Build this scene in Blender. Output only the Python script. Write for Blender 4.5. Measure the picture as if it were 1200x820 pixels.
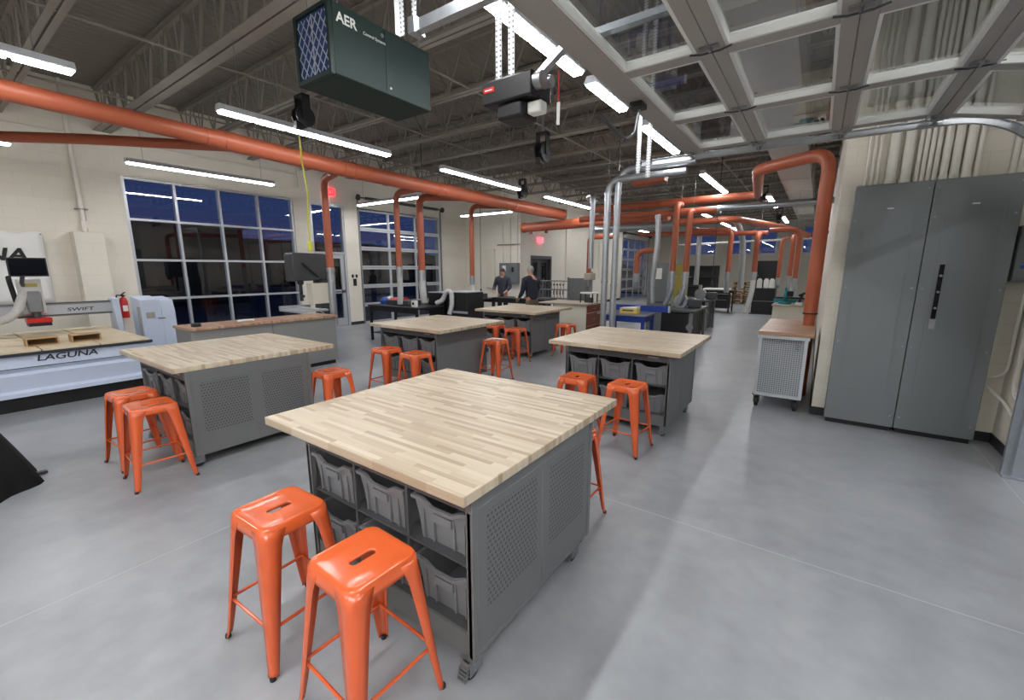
import bpy, bmesh, math, random
from mathutils import Vector, Matrix
random.seed(7)
PI = math.pi
R = math.radians
for o in list(bpy.data.objects): bpy.data.objects.remove(o)
S = bpy.context.scene
COL = S.collection

# ---------------------------------------------------------------- camera
cd = bpy.data.cameras.new('camera'); cam = bpy.data.objects.new('camera', cd); COL.objects.link(cam)
cd.sensor_width = 36; cd.lens = 15.0; cd.clip_start = 0.05; cd.clip_end = 300
cam.location = (0, 0, 1.75); cam.rotation_euler = (R(90 - 10.8), 0, R(35.3))
S.camera = cam
# ---------------------------------------------------------------- world: dusk sky
w = bpy.data.worlds.new('dusk'); S.world = w; w.use_nodes = True
nt = w.node_tree; nt.nodes.clear()
wo = nt.nodes.new('ShaderNodeOutputWorld'); bg = nt.nodes.new('ShaderNodeBackground')
tc = nt.nodes.new('ShaderNodeTexCoord'); sp = nt.nodes.new('ShaderNodeSeparateXYZ'); cr = nt.nodes.new('ShaderNodeValToRGB')
nt.links.new(tc.outputs['Generated'], sp.inputs[0]); nt.links.new(sp.outputs['Z'], cr.inputs[0])
cr.color_ramp.elements[0].position = 0.0; cr.color_ramp.elements[0].color = (.013, .021, .055, 1)
cr.color_ramp.elements[1].position = 0.5; cr.color_ramp.elements[1].color = (.0065, .014, .052, 1)
nt.links.new(cr.outputs[0], bg.inputs[0]); bg.inputs[1].default_value = 1.0
nt.links.new(bg.outputs[0], wo.inputs[0])
# ---------------------------------------------------------------- view
S.view_settings.view_transform = 'Standard'; S.view_settings.look = 'None'
S.view_settings.exposure = 1.13; S.view_settings.gamma = 1.0; S.view_settings.use_curve_mapping = False
LAMP = 21.0          # radiance of the strip light diffusers

# ---------------------------------------------------------------- materials
def lin(c): 
    c = c / 255
    return c / 12.92 if c <= .04045 else ((c + .055) / 1.055) ** 2.4
def rgb(t): return tuple(lin(c) for c in t) + (1,)
MATS = {}
def mat(name, col, rough=.5, metal=0.0, var=0.0, scale=8.0, bump=0.0, bscale=60.0, emit=0.0, spec=.5, coat=0.0):
    m = bpy.data.materials.new(name); m.use_nodes = True; N = m.node_tree.nodes; L = m.node_tree.links
    b = N['Principled BSDF']; b.inputs['Base Color'].default_value = rgb(col); b.inputs['Roughness'].default_value = rough
    b.inputs['Metallic'].default_value = metal; b.inputs['Specular IOR Level'].default_value = spec
    b.inputs['Coat Weight'].default_value = coat; b.inputs['Coat Roughness'].default_value = .12
    g = N.new('ShaderNodeTexCoord')
    if var:
        n = N.new('ShaderNodeTexNoise'); n.inputs['Scale'].default_value = scale; n.inputs['Detail'].default_value = 5
        L.new(g.outputs['Object'], n.inputs['Vector'])
        mx = N.new('ShaderNodeMix'); mx.data_type = 'RGBA'; c = rgb(col)
        mx.inputs['A'].default_value = tuple(x * (1 - var) for x in c[:3]) + (1,); mx.inputs['B'].default_value = tuple(min(1, x * (1 + var)) for x in c[:3]) + (1,)
        L.new(n.outputs['Fac'], mx.inputs['Factor']); L.new(mx.outputs['Result'], b.inputs['Base Color'])
    if bump:
        n = N.new('ShaderNodeTexNoise'); n.inputs['Scale'].default_value = bscale; n.inputs['Detail'].default_value = 3
        L.new(g.outputs['Object'], n.inputs['Vector'])
        bp = N.new('ShaderNodeBump'); bp.inputs['Strength'].default_value = bump; bp.inputs['Distance'].default_value = .01
        L.new(n.outputs['Fac'], bp.inputs['Height']); L.new(bp.outputs[0], b.inputs['Normal'])
    if emit:
        b.inputs['Emission Color'].default_value = rgb(col); b.inputs['Emission Strength'].default_value = emit
    MATS[name] = m
    return m
def nodes(m): return m.node_tree.nodes, m.node_tree.links, m.node_tree.nodes['Principled BSDF']

mat('orange', (222, 98, 48), .22, 0, .04, 5, coat=.6)
mat('orange_duct', (172, 90, 62), .42, 0, .06, 3)
mat('orange_leg', (212, 92, 46), .25, 0, .04, 5, coat=.5)
mat('bench_grey', (112, 113, 113), .42, .15, .04, 4)
mat('bench_dark', (78, 79, 81), .5, .1, .05, 4)
mat('cabinet_grey', (115, 120, 122), .38, .1, .03, 2)
mat('shop_grey', (134, 134, 133), .42, .1, .03, 3)
mat('steel', (150, 152, 155), .35, .8, .08, 10)
mat('galv', (178, 183, 188), .34, .85, .14, 14, .08, 30)
mat('galv_dark', (120, 122, 124), .45, .6, .15, 10)
mat('alu', (196, 200, 206), .38, .55, .03, 6)
mat('alu_band', (172, 168, 162), .45, .35, .04, 6)
mat('white_enamel', (222, 222, 218), .4, 0, .03, 5)
mat('cnc_white', (196, 206, 226), .4, 0, .03, 2)
mat('cream', (214, 208, 192), .6, 0, .03, 3)
mat('pipe_cream', (226, 222, 212), .45, 0, .03, 5)
mat('black', (22, 22, 24), .45, 0, .1, 6)
mat('black_gloss', (14, 15, 18), .15, 0, .1, 6)
mat('black_cloth', (10, 10, 12), .95, 0, .2, 12, .3, 40)
mat('rubber', (30, 30, 32), .7)
mat('dark_steel', (78, 80, 83), .45, .5, .1, 8)
mat('joist', (146, 140, 131), .6, .1, .12, 4)
mat('green_box', (15, 40, 36), .6, 0, .05, 2)
mat('green_dark', (12, 34, 30), .5)
mat('white_print', (225, 225, 220), .6)
mat('dark_print', (40, 44, 52), .5)
mat('red', (196, 36, 34), .35)
mat('exit_red', (255, 40, 50), .4, emit=1.6)
mat('pink_lamp', (255, 90, 110), .4, emit=1.2)
mat('yellow_hose', (206, 206, 60), .5)
mat('yellow_box', (206, 186, 96), .6, 0, .1, 20)
mat('blue_steel', (24, 54, 140), .4, 0, .06, 5)
mat('teal', (30, 130, 140), .4)
mat('olive', (150, 140, 62), .6)
mat('brown_wood', (122, 62, 44), .45, 0, .2, 9)
mat('laminate', (176, 164, 148), .45, 0, .08, 30)
mat('tray', (122, 123, 126), .32, 0, .05, 9, spec=.5)
mat('translucent_hose', (190, 190, 190), .3, 0, .2, 40, .6, 40)
mat('paper', (235, 235, 232), .7)
mat('lamp_housing', (205, 208, 215), .4)
mat('skin', (186, 134, 110), .55, 0, .05, 20)
mat('navy_cloth', (34, 36, 50), .85, 0, .15, 20)
mat('slate_cloth', (60, 62, 76), .85, 0, .15, 20)
mat('khaki_cloth', (104, 92, 76), .85, 0, .15, 20)
mat('grey_hair', (150, 145, 142), .8)
mat('brown_hair', (70, 50, 40), .8)
mat('asphalt', (40, 41, 44), .8, 0, .2, 1)
mat('hill', (14, 16, 18), .9, 0, .3, .2)
mat('base_black', (40, 42, 44), .5)
mat('spoil', (206, 190, 162), .6, 0, .06, 6)
mat('pallet', (176, 140, 98), .7, 0, .25, 14)
mat('pallet_dark', (122, 98, 70), .7, 0, .25, 14)
mat('bronze_print', (150, 70, 48), .6)
mat('blue_plastic', (40, 80, 170), .4)

def em(name, col, strength):
    m = bpy.data.materials.new(name); m.use_nodes = True; N = m.node_tree.nodes; L = m.node_tree.links
    N.clear(); o = N.new('ShaderNodeOutputMaterial'); e = N.new('ShaderNodeEmission')
    e.inputs[0].default_value = col; e.inputs[1].default_value = strength; L.new(e.outputs[0], o.inputs[0]); MATS[name] = m
em('led', (.975, .985, 1.0, 1), LAMP)

def glassmat(name, tint=(.9, .93, .95, 1), refl=(1, 1, 1, 1), boost=1.0, rough=0.0):
    m = bpy.data.materials.new(name); m.use_nodes = True; N = m.node_tree.nodes; L = m.node_tree.links
    N.clear(); o = N.new('ShaderNodeOutputMaterial'); t = N.new('ShaderNodeBsdfTransparent'); g = N.new('ShaderNodeBsdfGlossy')
    f = N.new('ShaderNodeFresnel'); f.inputs[0].default_value = 1.52; x = N.new('ShaderNodeMixShader')
    mu = N.new('ShaderNodeMath'); mu.operation = 'MULTIPLY'; mu.use_clamp = True; mu.inputs[1].default_value = boost
    t.inputs[0].default_value = tint; g.inputs[0].default_value = refl; g.inputs[1].default_value = rough
    gg = N.new('ShaderNodeNewGeometry'); fr = N.new('ShaderNodeMath'); fr.operation = 'SUBTRACT'; fr.inputs[0].default_value = 1.0; L.new(gg.outputs['Backfacing'], fr.inputs[1])
    m2 = N.new('ShaderNodeMath'); m2.operation = 'MULTIPLY'; L.new(mu.outputs[0], m2.inputs[0]); L.new(fr.outputs[0], m2.inputs[1])   # one mirror per pane: the rear face only transmits
    L.new(f.outputs[0], mu.inputs[0]); L.new(m2.outputs[0], x.inputs[0]); L.new(t.outputs[0], x.inputs[1]); L.new(g.outputs[0], x.inputs[2]); L.new(x.outputs[0], o.inputs[0])
    MATS[name] = m
glassmat('window_glass', (.86, .90, .95, 1), (1, 1, 1, 1), 1.9)
glassmat('door_glass', (.86, .88, .88, 1), (1, 1, 1, 1), 1.5)

def floor_mat():
    m = mat('concrete', (158, 160, 163), .3); N, L, b = nodes(m)
    g = N.new('ShaderNodeTexCoord')
    n1 = N.new('ShaderNodeTexNoise'); n1.inputs['Scale'].default_value = .7; n1.inputs['Detail'].default_value = 8; n1.inputs['Roughness'].default_value = .6
    n2 = N.new('ShaderNodeTexNoise'); n2.inputs['Scale'].default_value = 6; n2.inputs['Detail'].default_value = 8
    L.new(g.outputs['Object'], n1.inputs['Vector']); L.new(g.outputs['Object'], n2.inputs['Vector'])
    ad = N.new('ShaderNodeMath'); ad.operation = 'MULTIPLY_ADD'; ad.inputs[1].default_value = .35; L.new(n2.outputs['Fac'], ad.inputs[0]); L.new(n1.outputs['Fac'], ad.inputs[2])
    r = N.new('ShaderNodeValToRGB'); r.color_ramp.elements[0].position = .45; r.color_ramp.elements[0].color = rgb((128, 131, 135))
    r.color_ramp.elements[1].position = .9; r.color_ramp.elements[1].color = rgb((164, 166, 169)); L.new(ad.outputs[0], r.inputs[0])
    # saw-cut control joints: distance to lines of a 4.6 m grid
    s = N.new('ShaderNodeSeparateXYZ'); L.new(g.outputs['Object'], s.inputs[0])
    outs = []
    for ax, off in (('X', 3.14), ('Y', 1.7)):
        a = N.new('ShaderNodeMath'); a.operation = 'ADD'; a.inputs[1].default_value = off + 46.0; L.new(s.outputs[ax], a.inputs[0])
        p = N.new('ShaderNodeMath'); p.operation = 'PINGPONG'; p.inputs[1].default_value = 2.3; L.new(a.outputs[0], p.inputs[0])
        c = N.new('ShaderNodeMath'); c.operation = 'LESS_THAN'; c.inputs[1].default_value = .004; L.new(p.outputs[0], c.inputs[0]); outs.append(c)
    mxm = N.new('ShaderNodeMath'); mxm.operation = 'MAXIMUM'; L.new(outs[0].outputs[0], mxm.inputs[0]); L.new(outs[1].outputs[0], mxm.inputs[1])
    mx = N.new('ShaderNodeMix'); mx.data_type = 'RGBA'; mx.inputs['B'].default_value = rgb((172, 174, 176))
    L.new(mxm.outputs[0], mx.inputs['Factor']); L.new(r.outputs[0], mx.inputs['A']); L.new(mx.outputs['Result'], b.inputs['Base Color'])
    rr = N.new('ShaderNodeMapRange'); rr.inputs['To Min'].default_value = .26; rr.inputs['To Max'].default_value = .42
    L.new(n2.outputs['Fac'], rr.inputs['Value']); L.new(rr.outputs[0], b.inputs['Roughness'])
    bp = N.new('ShaderNodeBump'); bp.inputs['Strength'].default_value = .06; bp.inputs['Distance'].default_value = .02
    L.new(n2.outputs['Fac'], bp.inputs['Height']); L.new(bp.outputs[0], b.inputs['Normal'])
floor_mat()

def block_mat(name, swap, col=(226, 220, 207)):
    m = mat(name, col, .62); N, L, b = nodes(m)
    g = N.new('ShaderNodeNewGeometry'); s = N.new('ShaderNodeSeparateXYZ'); c = N.new('ShaderNodeCombineXYZ')
    L.new(g.outputs['Position'], s.inputs[0]); L.new(s.outputs['Y' if swap else 'X'], c.inputs[0]); L.new(s.outputs['Z'], c.inputs[1])
    t = N.new('ShaderNodeTexBrick'); t.offset = .5; t.inputs['Scale'].default_value = 1
    t.inputs['Brick Width'].default_value = .406; t.inputs['Row Height'].default_value = .203; t.inputs['Mortar Size'].default_value = .004; t.inputs['Mortar Smooth'].default_value = .3
    cc = rgb(col)
    t.inputs['Color1'].default_value = cc; t.inputs['Color2'].default_value = tuple(x * .98 for x in cc[:3]) + (1,); t.inputs['Mortar'].default_value = tuple(x * .9 for x in cc[:3]) + (1,)
    L.new(c.outputs[0], t.inputs['Vector']); L.new(t.outputs['Color'], b.inputs['Base Color'])
    n = N.new('ShaderNodeTexNoise'); n.inputs['Scale'].default_value = 90; L.new(g.outputs['Position'], n.inputs['Vector'])
    iv = N.new('ShaderNodeMath'); iv.operation = 'MULTIPLY_ADD'; iv.inputs[1].default_value = -1.5; L.new(t.outputs['Fac'], iv.inputs[0]); L.new(n.outputs['Fac'], iv.inputs[2])
    bp = N.new('ShaderNodeBump'); bp.inputs['Strength'].default_value = .3; bp.inputs['Distance'].default_value = .004
    L.new(iv.outputs[0], bp.inputs['Height']); L.new(bp.outputs[0], b.inputs['Normal'])
block_mat('block_x', True); block_mat('block_y', False)

def deck_mat():
    m = mat('roof_deck', (132, 126, 118), .7); N, L, b = nodes(m)
    g = N.new('ShaderNodeTexCoord'); wv = N.new('ShaderNodeTexWave'); wv.wave_type = 'BANDS'; wv.bands_direction = 'X'; wv.inputs['Scale'].default_value = 2.1
    L.new(g.outputs['Object'], wv.inputs['Vector']); bp = N.new('ShaderNodeBump'); bp.inputs['Strength'].default_value = .6; bp.inputs['Distance'].default_value = .04
    L.new(wv.outputs['Fac'], bp.inputs['Height']); L.new(bp.outputs[0], b.inputs['Normal'])
deck_mat()

def butcher(name, c1, c2, c3, lane=.042, length=.55, axis='X'):
    """glued hardwood staves running along X: every lane has its own row offset, every stave its own tone"""
    m = mat(name, c2, .38); N, L, b = nodes(m)
    g = N.new('ShaderNodeTexCoord'); s = N.new('ShaderNodeSeparateXYZ'); L.new(g.outputs['Object'], s.inputs[0])
    def M_(op, a, bb=None, cc=None):
        x = N.new('ShaderNodeMath'); x.operation = op
        for i, v in enumerate((a, bb, cc)):
            if v is None: continue
            if isinstance(v, (int, float)): x.inputs[i].default_value = v
            else: L.new(v, x.inputs[i])
        return x.outputs[0]
    along, across = ('X', 'Y') if axis == 'X' else ('Y', 'X')
    lane_i = M_('FLOOR', M_('DIVIDE', s.outputs[across], lane))
    wn = N.new('ShaderNodeTexWhiteNoise'); wn.noise_dimensions = '1D'; L.new(lane_i, wn.inputs['W'])
    u = M_('DIVIDE', s.outputs[along], length)
    st = M_('FLOOR', M_('ADD', u, M_('MULTIPLY', wn.outputs['Value'], 7.3)))
    cv = N.new('ShaderNodeCombineXYZ'); L.new(lane_i, cv.inputs[0]); L.new(st, cv.inputs[1])
    w2 = N.new('ShaderNodeTexWhiteNoise'); w2.noise_dimensions = '2D'; L.new(cv.outputs[0], w2.inputs['Vector'])
    mp = N.new('ShaderNodeMapping'); mp.inputs['Scale'].default_value = (3, 60, 60) if axis == 'X' else (60, 3, 60); L.new(g.outputs['Object'], mp.inputs['Vector'])
    gr = N.new('ShaderNodeTexNoise'); gr.inputs['Scale'].default_value = 1; gr.inputs['Detail'].default_value = 4; L.new(mp.outputs[0], gr.inputs['Vector'])
    v = M_('MULTIPLY_ADD', gr.outputs['Fac'], .35, M_('MULTIPLY', w2.outputs['Value'], .8))
    r = N.new('ShaderNodeValToRGB'); e = r.color_ramp.elements
    e[0].position = .1; e[0].color = rgb(c1); e[1].position = .95; e[1].color = rgb(c3); k = e.new(.5); k.color = rgb(c2)
    L.new(v, r.inputs[0]); L.new(r.outputs[0], b.inputs['Base Color'])
butcher('maple', (204, 192, 170), (192, 176, 152), (166, 146, 120), .028, .34)
butcher('beech', (194, 160, 132), (180, 144, 116), (152, 116, 90), .04, .4)

def perf_mat(name, base, dot, pitch=.02, frac=.3, regions=(), hexed=True, plane='YZ', rough=.42, bumpd=.004):
    """sheet steel punched with round holes inside the given (u0,u1,v0,v1) rectangles"""
    m = mat(name, base, rough, .15); N, L, b = nodes(m)
    g = N.new('ShaderNodeTexCoord'); s = N.new('ShaderNodeSeparateXYZ'); L.new(g.outputs['Object'], s.inputs[0])
    def M_(op, a, bb=None, cc=None):
        x = N.new('ShaderNodeMath'); x.operation = op
        for i, v in enumerate((a, bb, cc)):
            if v is None: continue
            if isinstance(v, (int, float)): x.inputs[i].default_value = v
            else: L.new(v, x.inputs[i])
        return x.outputs[0]
    u, v = s.outputs[plane[0]], s.outputs[plane[1]]
    row = M_('DIVIDE', v, pitch); ri = M_('FLOOR', row)
    off = M_('MULTIPLY', M_('MODULO', M_('ADD', ri, 1000), 2), .5) if hexed else 0.0
    cu = M_('SUBTRACT', M_('FRACT', M_('ADD', M_('ADD', M_('DIVIDE', u, pitch), 1000), off)), .5)
    cvv = M_('SUBTRACT', M_('FRACT', M_('ADD', row, 1000)), .5)
    d = M_('SQRT', M_('ADD', M_('MULTIPLY', cu, cu), M_('MULTIPLY', cvv, cvv)))
    hole = M_('LESS_THAN', d, frac)
    if regions:
        tot = None
        for (a0, a1, b0, b1) in regions:
            k = M_('MULTIPLY', M_('MULTIPLY', M_('GREATER_THAN', u, a0), M_('LESS_THAN', u, a1)), M_('MULTIPLY', M_('GREATER_THAN', v, b0), M_('LESS_THAN', v, b1)))
            tot = k if tot is None else M_('MAXIMUM', tot, k)
        hole = M_('MULTIPLY', hole, tot)
    mx = N.new('ShaderNodeMix'); mx.data_type = 'RGBA'; mx.inputs['A'].default_value = rgb(base); mx.inputs['B'].default_value = rgb(dot)
    L.new(hole, mx.inputs['Factor']); L.new(mx.outputs['Result'], b.inputs['Base Color'])
    bp = N.new('ShaderNodeBump'); bp.inputs['Strength'].default_value = .5; bp.inputs['Distance'].default_value = bumpd
    L.new(M_('MULTIPLY', hole, -1.0), bp.inputs['Height']); L.new(bp.outputs[0], b.inputs['Normal'])
    return m
perf_mat('perf_side', (112, 113, 113), (74, 75, 76), .025, .3, ((-.46, -.06, .30, .76), (.06, .46, .30, .76)))
perf_mat('perf_inner', (58, 59, 61), (150, 150, 150), .03, .2, (), True, 'XZ')
perf_mat('perf_cart', (168, 172, 176), (84, 88, 92), .025, .28, (), False, 'XZ')
perf_mat('perf_cart_side', (168, 172, 176), (84, 88, 92), .025, .28, (), False, 'YZ')
perf_mat('perf_angle', (205, 208, 210), (90, 92, 95), .03, .22, (), False, 'XZ')
perf_mat('perf_angle_y', (205, 208, 210), (90, 92, 95), .03, .22, (), False, 'YZ')

# ---------------------------------------------------------------- mesh helpers
class MB:
    def __init__(s): s.v = []; s.f = []
    def add(s, v, f, M=None):
        n = len(s.v)
        s.v += [tuple(M @ Vector(p)) if M else tuple(p) for p in v]; s.f += [tuple(i + n for i in q) for q in f]; return s
    def box(s, x0, x1, y0, y1, z0, z1, M=None):
        v = [(x, y, z) for x in (x0, x1) for y in (y0, y1) for z in (z0, z1)]
        return s.add(v, [(0, 1, 3, 2), (4, 6, 7, 5), (0, 4, 5, 1), (2, 3, 7, 6), (0, 2, 6, 4), (1, 5, 7, 3)], M)
    def cbox(s, cx, cy, cz, sx, sy, sz, rz=0):
        M = Matrix.Translation((cx, cy, cz)) @ Matrix.Rotation(rz, 4, 'Z')
        return s.box(-sx / 2, sx / 2, -sy / 2, sy / 2, -sz / 2, sz / 2, M)
    def prism(s, poly, h0, h1, axis='Z', M=None):
        """polygon (a,b) extruded along axis from h0 to h1"""
        def P(a, b, h): return {'Z': (a, b, h), 'Y': (a, h, b), 'X': (h, a, b)}[axis]
        n = len(poly); v = [P(a, b, h0) for a, b in poly] + [P(a, b, h1) for a, b in poly]
        f = [tuple(range(n))[::-1], tuple(range(n, 2 * n))] + [(i, (i + 1) % n, n + (i + 1) % n, n + i) for i in range(n)]
        return s.add(v, f, M)
    def bar(s, p0, p1, w_, h_=None, up=(0, 0, 1)):
        h_ = h_ or w_; p0 = Vector(p0); p1 = Vector(p1); d = (p1 - p0).normalized(); u = Vector(up)
        if abs(d.dot(u)) > .98: u = Vector((1, 0, 0))
        a = d.cross(u).normalized() * w_ / 2; b = a.cross(d).normalized() * h_ / 2
        v = [p + sa * a + sb * b for p in (p0, p1) for sa, sb in ((-1, -1), (1, -1), (1, 1), (-1, 1))]
        return s.add(v, [(3, 2, 1, 0), (4, 5, 6, 7), (0, 1, 5, 4), (1, 2, 6, 5), (2, 3, 7, 6), (3, 0, 4, 7)])
    def tube(s, pts, r, n=12, caps=True):
        pts = [Vector(p) for p in pts]; rs = r if isinstance(r, (list, tuple)) else [r] * len(pts)
        T = []
        for i in range(len(pts)):
            a = pts[i] - pts[i - 1] if i else pts[1] - pts[0]; b = pts[i + 1] - pts[i] if i < len(pts) - 1 else a
            T.append((a.normalized() + b.normalized()).normalized())
        u = Vector((0, 0, 1)) if abs(T[0].z) < .9 else Vector((1, 0, 0)); u = (u - T[0] * u.dot(T[0])).normalized()
        v = []
        for i, p in enumerate(pts):
            if i:
                ax = T[i - 1].cross(T[i])
                if ax.length > 1e-6: u = Matrix.Rotation(T[i - 1].angle(T[i]), 3, ax.normalized()) @ u
                u = (u - T[i] * u.dot(T[i])).normalized()
            w_ = T[i].cross(u)
            v += [p + rs[i] * (math.cos(2 * PI * k / n) * u + math.sin(2 * PI * k / n) * w_) for k in range(n)]
        f = [(i * n + k, i * n + (k + 1) % n, (i + 1) * n + (k + 1) % n, (i + 1) * n + k) for i in range(len(pts) - 1) for k in range(n)]
        if caps: f += [tuple(range(n))[::-1], tuple((len(pts) - 1) * n + k for k in range(n))]
        return s.add(v, f)
    def cyl(s, p0, p1, r, n=16): return s.tube([p0, p1], r, n)
    def lathe(s, prof, n=20, M=None, axis='Z'):
        v = []; 
        for (r, z) in prof:
            for k in range(n):
                a = 2 * PI * k / n; x, y = r * math.cos(a), r * math.sin(a)
                v.append({'Z': (x, y, z), 'X': (z, x, y), 'Y': (x, z, y)}[axis])
        m = len(prof); f = [(i * n + k, i * n + (k + 1) % n, (i + 1) * n + (k + 1) % n, (i + 1) * n + k) for i in range(m - 1) for k in range(n)]
        f += [tuple(range(n))[::-1], tuple((m - 1) * n + k for k in range(n))]
        return s.add(v, f, M)
    def build(s, name, m, parent=None, bevel=0, at=None, smooth=True, solid=0, subd=0):
        me = bpy.data.meshes.new(name)
        if at is None and parent is None and s.v:
            xs, ys, zs = zip(*s.v); at = ((min(xs) + max(xs)) / 2, (min(ys) + max(ys)) / 2, min(zs))
        at = Vector(at or (0, 0, 0))
        me.from_pydata([tuple(Vector(p) - at) for p in s.v], [], s.f); me.update()
        bm = bmesh.new(); bm.from_mesh(me); bmesh.ops.recalc_face_normals(bm, faces=bm.faces); bm.to_mesh(me); bm.free()
        if smooth:
            for p in me.polygons: p.use_smooth = True
            me.set_sharp_from_angle(angle=R(35))
        me.materials.append(MATS[m] if isinstance(m, str) else m)
        o = bpy.data.objects.new(name, me); COL.objects.link(o); o.location = at
        if parent: o.parent = parent
        if solid: k = o.modifiers.new('s', 'SOLIDIFY'); k.thickness = solid; k.offset = -1
        if bevel: k = o.modifiers.new('b', 'BEVEL'); k.width = bevel; k.segments = 2; k.limit_method = 'ANGLE'; k.angle_limit = R(50)
        if subd: k = o.modifiers.new('d', 'SUBSURF'); k.levels = subd; k.render_levels = subd
        return o
def tag(o, label=None, cat=None, group=None, kind=None):
    if label: o['label'] = label
    if cat: o['category'] = cat
    if group: o['group'] = group
    if kind: o['kind'] = kind
    return o
def thing(name, label, cat, loc=(0, 0, 0), rz=0, group=None, kind=None):
    o = bpy.data.objects.new(name, None); COL.objects.link(o); o.location = loc; o.rotation_euler = (0, 0, rz); o.empty_display_size = .1
    return tag(o, label, cat, group, kind)
def kids(o): return [c for c in bpy.data.objects if c.parent == o]
def dup(o, loc=None, rz=None, label=None, group=None, parent=None):
    c = o.copy(); COL.objects.link(c); c.parent = parent
    if loc is not None: c.location = loc
    if rz is not None: c.rotation_euler = (0, 0, rz)
    if label: c['label'] = label
    if group: c['group'] = group
    for k in kids(o): dup(k, parent=c)
    return c
def struct(name, mb, m, label, cat='wall', bevel=0, smooth=False):
    return tag(mb.build(name, m, bevel=bevel, smooth=smooth), label, cat, kind='structure')
def fillet(pts, r=.2, n=6):
    pts = [Vector(p) for p in pts]; out = [pts[0]]
    for i in range(1, len(pts) - 1):
        a, b, c = pts[i - 1], pts[i], pts[i + 1]; d0 = (a - b); d1 = (c - b); rr = min(r, d0.length * .49, d1.length * .49)
        p0 = b + d0.normalized() * rr; p1 = b + d1.normalized() * rr
        for k in range(n + 1):
            t = k / n; out.append((1 - t) ** 2 * p0 + 2 * t * (1 - t) * b + t * t * p1)
    return out + [pts[-1]]
def text(name, body, size, m, parent, loc, rot, depth=.001, bold=0.0, sx=1.0, shear=0.0, align='LEFT', spacing=1.0):
    c = bpy.data.curves.new(name, 'FONT'); c.body = body; c.size = size; c.extrude = depth; c.offset = bold; c.shear = shear; c.align_x = align; c.space_character = spacing
    o = bpy.data.objects.new(name, c); COL.objects.link(o); bpy.context.view_layer.update()
    me = bpy.data.meshes.new_from_object(o.evaluated_get(bpy.context.evaluated_depsgraph_get())); bpy.data.objects.remove(o)
    me.materials.clear(); me.materials.append(MATS[m]); n = bpy.data.objects.new(name, me); COL.objects.link(n)
    n.parent = parent; n.location = loc; n.rotation_euler = rot; n.scale = (sx, 1, 1); return n
FX = (R(90), 0, R(90))      # text facing +X
FY = (R(90), 0, 0)          # text facing -Y

# ================================================================ STRUCTURE
ZW = 5.2
XL = -11.85; XJ = -9.17; YJ = 13.5; YF = 30.0; XR = 1.62; YC = 6.2; YB = -4.5
tag(MB().box(XL - .3, XR + .3, YB, YF + .2, -.15, 0).build('floor', 'concrete', at=(0, 0, 0), smooth=False), 'smooth light grey concrete floor with saw cut joints', 'floor', kind='structure')
struct('ceiling', MB().box(XL - .3, XR + .3, YB, YF + .2, ZW, ZW + .12), 'roof_deck', 'corrugated steel roof deck above the joists', 'ceiling')
def wall_x(x0, x1, spans): 
    mb = MB()
    for (y0, y1, z0, z1) in spans: mb.box(x0, x1, y0, y1, z0, z1)
    return mb
# left wall with storefront window, door opening, overhead door opening
struct('wall_left', wall_x(XL - .25, XL, [(YB, 2.9, 0, ZW), (2.9, 6.45, 3.62, ZW), (2.9, 6.45, 0, .12), (6.45, 6.92, 0, ZW), (6.92, 7.98, 3.6, ZW), (7.98, 8.5, 0, ZW), (8.5, 12.0, 3.6, ZW), (12.0, YJ + .25, 0, ZW)]), 'block_x', 'painted concrete block wall holding the storefront window')
struct('wall_jog', MB().box(XL, XJ - .25, YJ, YJ + .25, 0, ZW), 'block_y', 'short cream block wall behind the standing people')
struct('wall_left_back', wall_x(XJ - .25, XJ, [(YJ, 14.2, 0, ZW), (14.2, 15.8, 2.25, ZW), (15.8, 23.7, 0, ZW), (23.7, 28.1, 3.45, ZW), (28.1, YF, 0, ZW)]), 'block_x', 'cream block wall with the steel door and far overhead door')
wf = MB()
WINS = [(-7.2, -5.45), (-4.65, -3.5), (-3.4, -2.2), (-.95, .1)]
xs = XJ - .25
for a, b in WINS: wf.box(xs, a, YF, YF + .25, 0, ZW); wf.box(a, b, YF, YF + .25, 0, 2.6); wf.box(a, b, YF, YF + .25, 4.1, ZW); xs = b
wf.box(xs, XR, YF, YF + .25, 0, ZW)
struct('wall_back', wf, 'block_y', 'far cream block wall with high blue windows')
struct('wall_right_front', MB().box(.1, XR + .25, YC, YC + .3, 0, ZW), 'block_y', 'white block wall behind the tall grey cabinets')
struct('wall_right_back', MB().box(.1, .35, YC + .3, YF, 0, ZW), 'block_x', 'block side wall behind the big orange riser duct')
struct('wall_right', wall_x(XR, XR + .25, [(5.2, YC, 0, ZW), (-.8, 5.2, 3.25, ZW), (YB, -.8, 0, ZW)]), 'block_x', 'block wall around the open overhead door')
struct('wall_behind', MB().box(XL, XR, YB - .25, YB, 0, ZW), 'block_y', 'block wall at the back of the near end')
bb = MB()
for y0, y1 in ((YB, 2.9), (6.5, 6.92), (7.98, 8.45), (12.05, YJ)): bb.box(XL, XL + .012, y0, y1, 0, .1)
bb.box(XL, XJ - .25, YJ - .012, YJ, 0, .1)
struct('baseboard_left', bb, 'base_black', 'black rubber base along the left wall', 'baseboard')
bb = MB(); bb.box(XJ, XJ + .012, YJ, 14.15, 0, .1); bb.box(XJ, XJ + .012, 15.85, 23.6, 0, .1); bb.box(XJ, .1, YF - .012, YF, 0, .1)
struct('baseboard_back', bb, 'base_black', 'black rubber base along the far walls', 'baseboard')
bb = MB(); bb.box(.1, XR, YC - .012, YC, 0, .1); bb.box(XR - .012, XR, 5.25, YC, 0, .1); bb.box(.088, .1, YC, YF, 0, .1)
struct('baseboard_right', bb, 'base_black', 'black rubber base below the tall grey cabinets', 'baseboard')
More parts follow.
